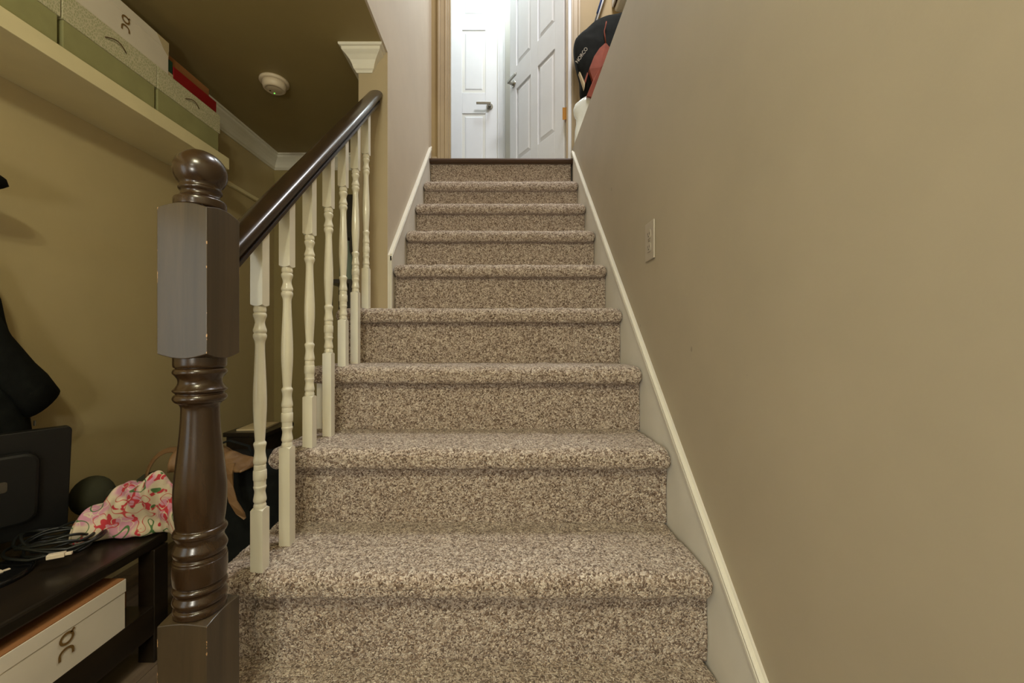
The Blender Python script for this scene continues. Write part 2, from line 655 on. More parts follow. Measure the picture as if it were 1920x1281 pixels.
# floor with planks
fl = struct('floor', B(XL, XR + 0.1, -3.0, 2.6, -0.10, -0.012), M['black'])
wid = 0.127
cnt = 0
for i in range(15):
    x0 = XL + i * wid
    y = -1.2 + (i * 0.37) % 0.9
    while y < 2.5 and cnt < 70:
        ln = 0.9
        o = obj('plank', B(x0 + 0.001, min(x0 + wid - 0.001, XR), y, min(y + ln - 0.002, YB), -0.012, 0.0), M['plank'], fl, bevel=0.0012)
        y += ln
        cnt += 1

struct('wall_left', B(XL - 0.1, XL, -3.0, YB + 0.1, -0.1, HC), M['tan'])
struct('wall_back', B(XL, XS0, YB, YB + 0.1, -0.1, HC), M['ceil_tan'])  # darker ceiling paint puts the far corner's shade into the wall colour
struct('wall_front', B(XL, XR, -3.1, -3.0, -0.1, HC), M['tan'])
struct('wall_right', B(XR, XR + 0.11, -3.0, 2.60, -0.1, EYE + 1.222), M['tan_scuffed'])

# wall on the left of the stairwell and the fascia over the basement ceiling, one L-shaped slab
bm = bmesh.new()
prof = [(YE, 0.0), (YD, 0.0), (YD, HU), (YE, HU)]
va = [bm.verts.new((XS0, y, z)) for y, z in prof]
vb = [bm.verts.new((XS1, y, z)) for y, z in prof]
bm.faces.new(va)
bm.faces.new(vb[::-1])
for i in range(4):
    j = (i + 1) % 4
    bm.faces.new((va[i], va[j], vb[j], vb[i]))
box(bm, XS1 - 0.008, XS1, 0.3, YE, HC, HU)
ws_ = struct('wall_stairwell', bm, M['tan_light'])
obj('end_shade_skin', B(XS0, XS1 - 0.001, YE - 0.0015, YE, 0.6, HC), M['end_shade_tan'], ws_)  # thin added skin, its darker tan stands in for shade on the end

bm = B(XL, XS0, -3.0, YB, HC, HC + 0.2)
box(bm, XS0, XS1 - 0.008, 0.3, YE, HC, HC + 0.2)
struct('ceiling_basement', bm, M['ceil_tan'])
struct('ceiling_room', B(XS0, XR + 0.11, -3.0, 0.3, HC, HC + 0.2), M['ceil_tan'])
struct('ceiling_upper', B(-1.2, 2.3, 0.2, 3.8, HU, HU + 0.1), M['white_ceiling'])
struct('wall_upper_front', B(XS0, 2.2, 0.2, 0.3, HC + 0.2, HU), M['tan'])
struct('wall_upper_right', B(2.2, 2.3, 0.2, YD, HL - 0.1, HU), M['tan'])
struct('floor_upper', B(XR + 0.11, 2.2, 0.3, YD, HL - 0.1, HL), M['plank'])

# wall with the doorway
OX0, OX1 = -0.354, 0.42      # clear opening
DH = HL + 2.04
bm = bmesh.new()
box(bm, XS1, OX0 - 0.02, YD, YD + 0.11, HL - 0.3, HU)
box(bm, OX1 + 0.02, 2.3, YD, YD + 0.11, HL - 0.3, HU)
box(bm, OX0 - 0.02, OX1 + 0.02, YD, YD + 0.11, DH + 0.02, HU)
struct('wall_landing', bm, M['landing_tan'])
# jamb lining
bm = bmesh.new()
box(bm, OX0 - 0.02, OX0, YD - 0.004, YD + 0.114, HL, DH)
box(bm, OX1, OX1 + 0.02, YD - 0.004, YD + 0.114, HL, DH)
box(bm, OX0 - 0.02, OX1 + 0.02, YD - 0.004, YD + 0.114, DH, DH + 0.02)
box(bm, OX0, OX0 + 0.010, YD + 0.03, YD + 0.065, HL, DH)
struct('trim_1', bm, M['tan_trim'])


def casing(name, x0, x1, y, z0, z1, mat, side):
    """moulded door casing: stepped profile; side=+1 thick edge to the right"""
    w = x1 - x0
    steps = [(0.0, 0.25, 0.014), (0.25, 0.75, 0.010), (0.75, 1.0, 0.018)]
    bm = bmesh.new()
    for a, b_, t in steps:
        if side < 0:
            a, b_ = 1 - b_, 1 - a
        box(bm, x0 + a * w, x0 + b_ * w, y - t, y, z0, z1)
    return struct(name, bm, mat, bevel=0.002)


casing('trim_2', OX0 - 0.068, OX0 - 0.008, YD, HL, DH + 0.06, M['tan_trim'], -1)
casing('trim_3', OX1 + 0.030, OX1 + 0.088, YD, HL, DH + 0.06, M['tan_trim'], 1)
struct('trim_4', B(OX1 + 0.008, OX1 + 0.029, YD - 0.02, YD, HL, DH + 0.02), M['door'], bevel=0.002)
struct('baseboard_landing', B(XS1, OX0 - 0.069, YD - 0.012, YD, HL, HL + 0.062), M['tan_trim'], bevel=0.003)

# hall beyond
YF = 3.53
struct('floor_hall', B(-1.2, 2.3, YD, 3.8, HL - 0.12, HL), M['plank'])
bm = bmesh.new()
box(bm, -1.2, 2.2, YF, YF + 0.1, HL, HU)
struct('wall_hall', bm, M['white_wall'])
struct('wall_hall_left', B(-1.3, -1.2, YD, YF + 0.1, HL, HU), M['white_wall'])
struct('wall_hall_right', B(2.2, 2.3, YD + 0.11, YF + 0.1, HL, HU), M['white_wall'])

# threshold nosing at the top of the stairs
G, R, D0, H0 = 0.21, 0.20, 0.815, -0.478
YT = D0 + 8 * G
bm = bmesh.new()
prof = [(YT + 0.02, -0.024), (YT, -0.020), (YT - 0.008, -0.012), (YT - 0.006, -0.004), (YT + 0.004, 0.0), (YD + 0.0, 0.0), (YD, -0.024)]
va = [bm.verts.new((XS1 + 0.010, y, HL + z)) for y, z in prof]
vb = [bm.verts.new((XR - 0.002, y, HL + z)) for y, z in prof]
bm.faces.new(va); bm.faces.new(vb[::-1])
for i in range(len(prof)):
    j = (i + 1) % len(prof)
    bm.faces.new((va[i], va[j], vb[j], vb[i]))
struct('trim_5', bm, M['threshold'])


# ------------------------------------------------------------------ staircase
stair = thing('staircase', (0, 0.6, 0), 'carpeted staircase rising between the walls to the white doors', 'staircase')
T = 0.054
NOS = 0.036


def fuzz(bm, amp, freq):
    bm.normal_update()
    mv = []
    for v in bm.verts:
        d = noise.voronoi(v.co * freq)[0]
        mv.append((v, v.normal * (amp * (0.5 - min(1.0, d[0]) )) + v.normal * (amp * 1.2 * noise.noise(v.co * 22))))
    for v, m_ in mv:
        v.co += m_


def tread(k, x0, x1, res, fz, z_extra=0.0):
    y0 = D0 + k * G
    zt = EYE + H0 + k * R + z_extra
    yb = y0 + G + NOS + 0.012
    # arc-length profile: top back -> nose -> underside
    prof = []
    rt, rb = 0.026, 0.016
    ny = max(3, int((yb - y0 - rt) / res))
    for i in range(ny):
        prof.append((yb + (y0 + rt - yb) * i / ny, zt))
    na = max(4, int(rt * PI / 2 / res))
    for i in range(na):
        a = PI / 2 * i / na
        prof.append((y0 + rt - rt * math.sin(a), zt - rt + rt * math.cos(a)))
    nf = max(1, int((T - rt - rb) / res))
    for i in range(nf):
        prof.append((y0, zt - rt - (T - rt - rb) * i / nf))
    na = max(4, int(rb * PI / 2 / res))
    for i in range(na):
        a = PI / 2 * i / na
        prof.append((y0 + rb - rb * math.cos(a), zt - T + rb - rb * math.sin(a)))
    prof.append((y0 + rb, zt - T))
    prof.append((y0 + NOS + 0.02, zt - T))
    prof.append((yb, zt - T))
    nx = max(8, int((x1 - x0) / res))
    er = 0.022
    bm = bmesh.new()
    cols = []
    xs = [x0 + (x1 - x0) * i / nx for i in range(nx + 1)]
    ends = [er * (1 - math.cos(PI / 2 * q / 5)) for q in range(5)]
    xs = [x0 + e for e in ends] + [x for x in xs if x0 + er * 1.02 < x < x1 - er * 1.02] + [x1 - e for e in reversed(ends)]
    zm = zt - T / 2
    for x in xs:
        dx = min(x - x0, x1 - x)
        t = 0.0 if dx >= er else er - math.sqrt(max(0, er * er - (er - dx) ** 2))
        col = []
        for y, z in prof:
            yy = y + t * 0.9 if y < yb - 0.001 else y
            yy = min(yy, yb)
            zz = z - t * (1 if z > zm else -1) * min(1, abs(z - zm) / 0.02)
            col.append(bm.verts.new((x, yy, zz)))
        cols.append(col)
    for a, b_ in zip(cols, cols[1:]):
        for i in range(len(prof)):
            j = (i + 1) % len(prof)
            bm.faces.new((a[i], a[j], b_[j], b_[i]))
    bm.faces.new(cols[0][::-1])
    bm.faces.new(cols[-1])
    if fz:
        fuzz(bm, fz, 210)
    o = obj('tread', bm, M['carpet'], None, smooth=True)
    rel(o, stair)


def riser(k, x0, x1, res, fz, ztop=None, ydel=0.0):
    y = D0 + k * G + NOS + ydel
    z0 = EYE + H0 + (k - 1) * R - 0.004
    z1 = EYE + H0 + k * R - T + 0.008 if ztop is None else ztop
    bm = bmesh.new()
    nx = max(4, int((x1 - x0) / res)); nz = max(3, int((z1 - z0) / res))
    g = [[bm.verts.new((x0 + (x1 - x0) * i / nx, y, z0 + (z1 - z0) * j / nz)) for j in range(nz + 1)] for i in range(nx + 1)]
    for i in range(nx):
        for j in range(nz):
            bm.faces.new((g[i][j], g[i + 1][j], g[i + 1][j + 1], g[i][j + 1]))
    # rounded carpet edges and a back
    back = [bm.verts.new((x, y + 0.018, z)) for x, z in ((x0, z0), (x1, z0), (x1, z1), (x0, z1))]
    bm.faces.new(back[::-1])
    bm.faces.new([g[i][0] for i in range(nx + 1)][::-1] + [back[0], back[1]])
    bm.faces.new([g[i][nz] for i in range(nx + 1)] + [back[2], back[3]])
    bm.faces.new([g[0][j] for j in range(nz + 1)] + [back[3], back[0]])
    bm.faces.new([g[nx][j] for j in range(nz + 1)][::-1] + [back[1], back[2]])
    if fz:
        bm.normal_update()
        for v in g:
            for q in v:
                d = noise.voronoi(q.co * 210)[0]
                q.co.y -= fz * (0.5 - min(1, d[0])) + fz * 1.2 * noise.noise(q.co * 22)
    o = obj('riser', bm, M['carpet'], None, smooth=True)
    rel(o, stair)


XSK = 0.437
XLI = -0.455
for k in range(-2, 8):
    if k <= 3:
        x0 = -0.607
    else:
        x0 = XLI
    res, fz = {-2: (0.02, 0), -1: (0.004, 0.003), 0: (0.003, 0.0032), 1: (0.003, 0.003), 2: (0.004, 0.003)}.get(k, (0.006, 0.0026))
    if k > -2:
        tread(k, x0, XSK, res, fz)
    xr0 = -0.526 if k == 0 else (-0.572 if k <= 3 else XLI)
    riser(k, xr0, XSK - 0.0015, res * 1.1, fz)
    if k == 0:
        riser(k, -0.600, -0.524, 0.005, 0.003, ydel=0.009)
riser(8, XLI + 0.001, XR - 0.012, 0.006, 0.0022, ztop=HL - 0.022)

# white outer string under the open side, cut to the steps
bm = bmesh.new()
pts = []
for k in range(-1, 4):
    y = D0 + k * G + NOS
    pts += [(y, EYE + H0 + (k - 1) * R if k > -1 else 0.0), (y, EYE + H0 + k * R - T)]
pts += [(D0 + 4 * G, EYE + H0 + 3 * R - T), (D0 + 4 * G, 0.0)]
va = [bm.verts.new((-0.590, y, z)) for y, z in pts]
vb = [bm.verts.new((-0.5735, y, z)) for y, z in pts]
bm.faces.new(va); bm.faces.new(vb[::-1])
for i in range(len(pts)):
    j = (i + 1) % len(pts)
    bm.faces.new((va[i], va[j], vb[j], vb[i]))
rel(obj('outer_string', bm, M['trim'], None, label='white painted outer string board'), stair)


# skirt boards with a moulded cap
def skirt(name, xa, xb, y0, y1, cap_x0, cap_x1, vertical_start=False):
    def top(y):
        return EYE + H0 + 0.965 * (y - D0) + 0.050
    bm = bmesh.new()
    zb = -0.62
    if vertical_start:
        pr = [(y0, EYE + 0.122 - 0.02), (y0, top(y0)), (y1, top(y1)), (y1, top(y1) + zb)]
    else:
        pr = [(y0, 0.0), (y0, top(y0)), (y1, top(y1)), (y1, top(y1) + zb), (1.05, 0.0)]
    va = [bm.verts.new((xa, y, z)) for y, z in pr]
    vb = [bm.verts.new((xb, y, z)) for y, z in pr]
    bm.faces.new(va); bm.faces.new(vb[::-1])
    for i in range(len(pr)):
        j = (i + 1) % len(pr)
        bm.faces.new((va[i], va[j], vb[j], vb[i]))
    o = struct(name, bm, M['skirt'])
    # cap moulding : two beads with a groove
    sgn = 1 if cap_x1 > cap_x0 else -1
    prof = [(0, -0.022), (0.004, -0.022), (0.007, -0.018), (0.007, -0.010), (0.004, -0.008), (0.0045, -0.006), (0.0075, -0.004),
            (0.008, 0.002), (0.005, 0.006), (0, 0.006)]
    cp = bmesh.new()
    base = cap_x0
    ra = [cp.verts.new((base + sgn * px, y0, top(y0) + pz)) for px, pz in prof]
    rb_ = [cp.verts.new((base + sgn * px, y1, top(y1) + pz)) for px, pz in prof]
    cp.faces.new(ra); cp.faces.new(rb_[::-1])
    for i in range(len(prof)):
        j = (i + 1) % len(prof)
        cp.faces.new((ra[i], ra[j], rb_[j], rb_[i]))
    if vertical_start:
        box(cp, min(base, base + sgn * 0.0055), max(base, base + sgn * 0.0055), y0, y0 + 0.018, EYE + 0.122, top(y0) - 0.004)
    obj('cap_moulding', cp, M['trim'], o)


skirt('baseboard_right', XSK, XR, 0.37, 2.478, XSK, XSK - 1)
skirt('baseboard_left', XS1, XLI - 0.0005, YE + 0.0, 2.535, XLI, XLI + 1, True)

# ------------------------------------------------------------------ crown moulding
CP = [(0.0, 0.086), (0.006, 0.086), (0.010, 0.079), (0.015, 0.074), (0.019, 0.060), (0.026, 0.046), (0.038, 0.032),
      (0.046, 0.025), (0.050, 0.021), (0.051, 0.011), (0.058, 0.009), (0.060, 0.006), (0.060, 0.0), (0.0, 0.0)]


def crown(name, paths):
    bm = bmesh.new()
    for path in paths:
        rows = [[bm.verts.new((x, y, HC - drop)) for x, y in path(p)] for p, drop in CP]
        n = len(rows[0])
        for i in range(len(CP)):
            a, b_ = rows[i], rows[(i + 1) % len(CP)]
            for k in range(n - 1):
                bm.faces.new((a[k], a[k + 1], b_[k + 1], b_[k]))
        bm.faces.new([r_[0] for r_ in rows])
        bm.faces.new([r_[-1] for r_ in rows][::-1])
    return struct(name, bm, M['trim'])


crown('trim_6', [lambda p: [(XL + p, -2.9), (XL + p, YB - p), (XS0 - 0.065, YB - p)]])
XC = -0.532
crown('trim_7', [lambda p: [(XS0 - p, YB - 0.065), (XS0 - p, YE - p), (XC + p, YE - p), (XC + p, YE)]])
struct('trim_8', B(XL, XL + 0.018, 1.80, YB, EYE + 0.822, EYE + 0.842), M['shelf'], bevel=0.003)

# ------------------------------------------------------------------ stair railing
rail_root = thing('stair_railing', (-0.513, 0.68, 0.2), 'dark newel post and handrail with cream turned balusters on the open side of the stairs', 'stair railing')
NX, NY = -0.513, 0.68
z_ = lambda h: EYE + h
bm = bmesh.new()
square_block(bm, NX, NY, 0.04, 0.202, z_(-0.452), 0.005, bot_dome=False)
low = obj('newel_post', bm, M['newel_worn'], None, bevel=0.0012)
rel(low, rail_root)
shaft_pts = [(-0.453, 0.0375), (-0.443, 0.0375), (-0.4395, 0.034), (-0.436, 0.0365), (-0.430, 0.0388), (-0.424, 0.0365), (-0.419, 0.0342),
             (-0.415, 0.0365), (-0.411, 0.0388), (-0.4065, 0.0370), (-0.4045, 0.0345), (-0.4015, 0.0372), (-0.395, 0.0382), (-0.384, 0.0388),
             (-0.3665, 0.0384), (-0.3655, 0.0375), (-0.361, 0.0372), (-0.3585, 0.0345), (-0.354, 0.0370), (-0.347, 0.0388), (-0.340, 0.0362),
             (-0.333, 0.0338), (-0.326, 0.0352), (-0.3225, 0.0375), (-0.318, 0.0385), (-0.3135, 0.0362), (-0.311, 0.0338), (-0.300, 0.0352), (-0.285, 0.0368),
             (-0.268, 0.0376), (-0.245, 0.0374), (-0.215, 0.0350), (-0.180, 0.0315), (-0.150, 0.0288), (-0.125, 0.0274), (-0.111, 0.0272),
             (-0.106, 0.0290), (-0.103, 0.0315), (-0.1005, 0.0355), (-0.095, 0.0384), (-0.0895, 0.0365), (-0.087, 0.0340), (-0.0845, 0.0365),
             (-0.081, 0.0385), (-0.077, 0.0352), (-0.070, 0.0312), (-0.063, 0.0315), (-0.057, 0.0350), (-0.052, 0.0384), (-0.0465, 0.0368),
             (-0.044, 0.0338), (-0.042, 0.0372), (-0.030, 0.0376), (-0.026, 0.0376)]
bm = bmesh.new()
lathe(bm, [(z_(h), r) for h, r in smooth_prof(shaft_pts, 3)], NX, NY, 48)
o = obj('turned_shaft', bm, M['newel'], None, smooth=True)
o.parent = low
bm = bmesh.new()
square_block(bm, NX, NY, 0.04, z_(-0.029), z_(0.2245), 0.009)
o = obj('upper_block', bm, M['newel_worn'], None, bevel=0.0012)
o.parent = low
fin = [(0.2235, 0.037), (0.236, 0.0372), (0.2395, 0.0345), (0.2425, 0.0300), (0.246, 0.0278), (0.250, 0.0278), (0.2535, 0.0305), (0.2565, 0.0310), (0.258, 0.0295)]
ball_c, ball_r = 0.2865, 0.0385
fin2 = [(z_(h), r) for h, r in smooth_prof(fin, 3)]
for i in range(1, 25):
    a = -0.80 + (PI / 2 + 0.80) * i / 24
    fin2.append((z_(ball_c + ball_r * math.sin(a) * 0.95), max(0.0006, ball_r * math.cos(a))))
bm = bmesh.new()
lathe(bm, fin2, NX, NY, 48)
o = obj('ball_finial', bm, M['newel'], None, smooth=True)
o.parent = low

# handrail
def rail_bot(y):
    return 0.2346 + 0.95 * (y - 0.855)


hp = [(-0.018, 0.0), (0.018, 0.0), (0.0205, 0.003), (0.0205, 0.012), (0.0160, 0.016), (0.0150, 0.021), (0.0170, 0.026), (0.0245, 0.029),
      (0.0290, 0.033), (0.0302, 0.039), (0.0290, 0.046), (0.0245, 0.0525), (0.0180, 0.0565), (0.010, 0.0590), (0.0, 0.0600)]
hp = hp + [(-x, z) for x, z in hp[::-1] if x > 0.0001][:-2] + []
seen = []
for p in hp:
    if p not in seen:
        seen.append(p)
hp = seen
bm = bmesh.new()
YR0, YR1 = 0.712, 1.618
stations = [YR0, 1.0, 1.3, YR1 - 0.004, YR1]
rings = []
for i, y in enumerate(stations):
    s = 0.93 if i == len(stations) - 1 else 1.0
    rings.append([(-0.514 + px * s, y, z_(rail_bot(y) + 0.03 + (pz - 0.03) * s)) for px, pz in hp])
loft(bm, rings)
o = obj('handrail', bm, M['rail'], None, smooth=True)
md = o.modifiers.new('e', 'EDGE_SPLIT'); md.split_angle = math.radians(40)
rel(o, rail_root)

BP = [(-0.3495, 0.0118), (-0.345, 0.0121), (-0.3415, 0.0113), (-0.339, 0.0106), (-0.336, 0.0120), (-0.332, 0.0125), (-0.326, 0.0116), (-0.3165, 0.0103), (-0.311, 0.0110),
      (-0.306, 0.0123), (-0.3035, 0.0117), (-0.302, 0.0114), (-0.2915, 0.0116), (-0.290, 0.0128), (-0.2715, 0.0128), (-0.2700, 0.0116),
      (-0.2605, 0.0116), (-0.2585, 0.0108), (-0.256, 0.0120), (-0.2507, 0.0126), (-0.243, 0.0114), (-0.232, 0.0101), (-0.223, 0.0108), (-0.2165, 0.0123), (-0.2125, 0.0115),
      (-0.2095, 0.0094), (-0.200, 0.0099), (-0.174, 0.0113), (-0.145, 0.0127), (-0.121, 0.0129), (-0.095, 0.0123), (-0.060, 0.0109), (-0.030, 0.0097),
      (-0.010, 0.0092), (0.000, 0.0098), (0.006, 0.0120), (0.010, 0.0130), (0.0145, 0.0126), (0.0172, 0.0112), (0.0195, 0.0124), (0.0235, 0.0131), (0.030, 0.0112), (0.039, 0.0093),
      (0.047, 0.0105), (0.053, 0.0127), (0.058, 0.0127), (0.0605, 0.0108), (0.063, 0.0120), (0.067, 0.0123), (0.0708, 0.0118), (0.074, 0.0112)]
sp = smooth_prof(BP, 2)
BYS = [0.843, 0.9495, 1.060, 1.176, 1.284, 1.391, 1.499]
for i, by in enumerate(BYS):
    k = int((by - D0) // G)
    zt = H0 + k * R
    off = 0.952 * (by - 0.843)
    bx = -0.511
    bm = bmesh.new()
    hw = 0.0127
    square_block(bm, bx, by, hw, z_(zt - 0.004), z_(-0.3490 + off), 0.004, 6, bot_dome=False)
    lathe(bm, [(z_(h + off), r) for h, r in sp], bx, by, 20, cap=False)
    # upper block, its top cut to the rake of the handrail
    n0 = len(bm.verts)
    square_block(bm, bx, by, hw, z_(0.0735 + off), z_(0.20 + off), 0.004, 6, top_dome=False)
    bm.verts.ensure_lookup_table()
    for v in bm.verts[n0:]:
        if v.co.z > z_(0.15 + off):
            v.co.z = z_(rail_bot(v.co.y) + 0.006)
    o = obj('baluster', bm, M['baluster'], None, smooth=True)
    md = o.modifiers.new('e', 'EDGE_SPLIT'); md.split_angle = math.radians(35)
    rel(o, rail_root)


# ------------------------------------------------------------------ doors
def six_panel_door(name, w, h, th=0.035):
    """local frame: hinge edge at x=0, leaf towards +x, front face at y=0 facing -y"""
    root = bpy.data.objects.new(name, None)
    COL.objects.link(root)
    root['kind'] = 'structure'
    st = 0.10
    pw0, pw1 = (st, st + 0.205), (w - st - 0.205, w - st)
    rows = [(0.20 + 0.095, 0.865), (1.05, 1.60), (1.72, 1.90)]
    bm = bmesh.new()
    box(bm, 0, w, 0.012, th, 0.006, h)      # core at recess depth
    xs = [0, pw0[0], pw0[1], pw1[0], pw1[1], w]
    for a, b_ in ((0, pw0[0]), (pw0[1], pw1[0]), (pw1[1], w)):
        box(bm, a, b_, 0, 0.0125, 0.006, h)
    zs = [0.006] + [q for r_ in rows for q in r_] + [h]
    for i in range(0, len(zs), 2):
        for a, b_ in (pw0, pw1):
            box(bm, a, b_, 0, 0.0125, zs[i], zs[i + 1])
    leaf = obj('leaf', bm, M['door'], root, bevel=0.003)
    for a, b_ in (pw0, pw1):
        for z0, z1 in rows:
            bm = bmesh.new()
            e = 0.006
            o_ = [(a + e, z0 + e), (b_ - e, z0 + e), (b_ - e, z1 - e), (a + e, z1 - e)]
            i1 = 0.028
            q_ = [(a + i1, z0 + i1), (b_ - i1, z0 + i1), (b_ - i1, z1 - i1), (a + i1, z1 - i1)]
            i2 = 0.034
            w_ = [(a + i2, z0 + i2), (b_ - i2, z0 + i2), (b_ - i2, z1 - i2), (a + i2, z1 - i2)]
            r1 = [bm.verts.new((x, 0.0125, z)) for x, z in o_]
            r2 = [bm.verts.new((x, 0.0045, z)) for x, z in q_]
            r3 = [bm.verts.new((x, 0.0015, z)) for x, z in w_]
            for i in range(4):
                j = (i + 1) % 4
                bm.faces.new((r1[i], r1[j], r2[j], r2[i]))
                bm.faces.new((r2[i], r2[j], r3[j], r3[i]))
            bm.faces.new(r3)
            bm.faces.new(r1[::-1])
            obj('raised_panel', bm, M['door'], root)
    return root


def lever(root, x, z, direction):
    bm = bmesh.new()
    # rose
    def disc(bm, cx, cz, r, y0, y1, seg=28):
        a = [bm.verts.new((cx + r * math.cos(2 * PI * i / seg), y0, cz + r * math.sin(2 * PI * i / seg))) for i in range(seg)]
        b_ = [bm.verts.new((cx + r * 0.9 * math.cos(2 * PI * i / seg), y1, cz + r * 0.9 * math.sin(2 * PI * i / seg))) for i in range(seg)]
        for i in range(seg):
            j = (i + 1) % seg
            bm.faces.new((a[i], a[j], b_[j], b_[i]))
        bm.faces.new(b_); bm.faces.new(a[::-1])
    disc(bm, x, z, 0.030, 0.0, -0.010)
    disc(bm, x, z, 0.0135, -0.008, -0.050)
    x2 = x + direction * 0.115
    xa, xb = sorted((x - direction * 0.012, x2))
    box(bm, xa, xb, -0.058, -0.044, z - 0.007, z + 0.011)
    obj('handle', bm, M['chrome'], root, bevel=0.002, label='brushed metal lever handle on a round rose')


d1 = six_panel_door('door_1', 0.762, 2.03)
d1.location = (-0.812, YF - 0.006, HL)
lever(d1, 0.762 - 0.062, 0.925, -1)
# casing of the far door
casing('trim_9', -0.047 + 0.006, 0.024, YF, HL, HL + 2.1, M['door'], 1)
# grey end of a wall seen between casing and the open door
d2 = six_panel_door('door_2', 0.705, 2.03)
d2.location = (0.412, YD + 0.035, HL)
ang = math.atan2(0.871, -0.49)      # leaf direction
d2.rotation_euler = (0, 0, 0)
# leaf along direction; front face must look back to the stairs (-0.871,-0.49)
M2 = Matrix(((-0.49, 0.871, 0, 0.407), (0.871, 0.49, 0, YD + 0.035), (0, 0, 1, HL), (0, 0, 0, 1)))
# mirror-free frame: local +x along leaf, local -y the front face
d2.matrix_world = M2
# the frame above is left handed, so use a proper rotation instead and build the leaf from the free edge
d2.rotation_euler = (0, 0, math.atan2(-0.871, 0.49))
d2.scale = (1, 1, 1)
d2.location = (0.407 - 0.49 * 0.705, YD + 0.035 + 0.871 * 0.705, HL)
lever(d2, 0.062, 0.925, 1)
bm = bmesh.new()
box(bm, OX1 - 0.003, OX1, YD + 0.004, YD + 0.034, HL + 0.31, HL + 0.39)
tube(bm, [(OX1 - 0.004, YD + 0.002, HL + 0.31), (OX1 - 0.004, YD + 0.002, HL + 0.39)], 0.005, 8)
box(bm, OX1 - 0.026, OX1 - 0.004, YD + 0.001, YD + 0.003, HL + 0.31, HL + 0.39)
hg = obj('hinge', bm, M['brass'], None, label='brass butt hinge')
hg.parent = d2
hg.matrix_parent_inverse = (Matrix.Translation(d2.location) @ Matrix.Rotation(d2.rotation_euler.z, 4, 'Z')).inverted()

# ------------------------------------------------------------------ outlet on the right wall
ol = thing('outlet_plate', (XR, 1.198, z_(0.301)), 'ivory electrical outlet plate on the tan right wall', 'outlet')
ol_c = (1.198, z_(0.301))
bm = B(XR - 0.0055, XR, ol_c[0] - 0.0355, ol_c[0] + 0.0355, ol_c[1] - 0.0575, ol_c[1] + 0.0575)
rel(obj('cover', bm, M['plate'], None, bevel=0.0025), ol)
for s in (-1, 1):
    bm = bmesh.new()
    cz = ol_c[1] + s * 0.0195
    pts = []
    for i in range(28):
        a = 2 * PI * i / 28
        pts.append((ol_c[0] + 0.0165 * math.cos(a), cz + max(-0.0135, min(0.0135, 0.0170 * math.sin(a)))))
    f1 = [bm.verts.new((XR - 0.0075, y, z)) for y, z in pts]
    f0 = [bm.verts.new((XR - 0.004, y, z)) for y, z in pts]
    for i in range(28):
        j = (i + 1) % 28
        bm.faces.new((f1[i], f1[j], f0[j], f0[i]))
    bm.faces.new(f1)
    rc = rel(obj('receptacle', bm, M['plate'], None, bevel=0.0006), ol)
    bm = bmesh.new()
    box(bm, XR - 0.0079, XR - 0.0070, ol_c[0] - 0.007, ol_c[0] - 0.0055, cz - 0.001, cz + 0.006)
    box(bm, XR - 0.0079, XR - 0.0070, ol_c[0] + 0.0055, ol_c[0] + 0.007, cz - 0.001, cz + 0.006)
    box(bm, XR - 0.0079, XR - 0.0070, ol_c[0] - 0.002, ol_c[0] + 0.002, cz - 0.008, cz - 0.004)
    sl = obj('slots', bm, M['dark'], None)
    sl.parent = rc
bm = bmesh.new()
tube(bm, [(XR - 0.0065, ol_c[0], ol_c[1]), (XR - 0.004, ol_c[0], ol_c[1])], 0.003, 12)
rel(obj('screw', bm, M['chrome'], None), ol)

# ------------------------------------------------------------------ wall shelf and its boxes
SX = -1.218
sh = thing('wall_shelf', (XL, 1.0, z_(0.766)), 'long cream wall shelf on the left wall holding storage boxes', 'shelf')
rel(obj('board', B(XL, SX, -0.4, 1.784, z_(0.766), z_(0.816)), M['shelf'], None, bevel=0.0015), sh)
SZ = z_(0.816)


def face_x(xf):
    return lambda u, v, t: (xf + t, u, v)


labels = ['sage green storage box with patterned lid at the near end of the shelf',
          'sage green storage box with patterned lid under the white shoe box',
          'sage green storage box with patterned lid at the far end of the shelf']
for i, (ya, yb) in enumerate([(0.815, 1.118), (1.129, 1.430), (1.440, 1.751)]):
    r_ = thing('storage_box', ((SX + XL) / 2, (ya + yb) / 2, SZ), labels[i], 'storage box', 'sage storage boxes on the wall shelf')
    rel(obj('body', B(XL + 0.012, SX - 0.024, ya + 0.002, yb - 0.002, SZ, z_(0.912)), M['green_box'], None, bevel=0.001), r_)
    ld = rel(obj('lid', B(XL + 0.010, SX - 0.020, ya - 0.003, yb + 0.003, z_(0.910), z_(0.990)), M['lid'], None, bevel=0.001), r_)
    bm = bmesh.new()
    yc = (ya + yb) / 2
    tube(bm, [(SX - 0.018 + 0.006 * math.sin(PI * t / 8), yc - 0.035 + 0.07 * t / 8, z_(0.948) + 0.012 * math.sin(PI * t / 8)) for t in range(9)], 0.0016, 6)
    h_ = obj('cord_handle', bm, M['brown_cord'], None, smooth=True)
    h_.parent = r_
    h_.matrix_parent_inverse = Matrix.Translation(r_.location).inverted()
LZ = z_(0.990)


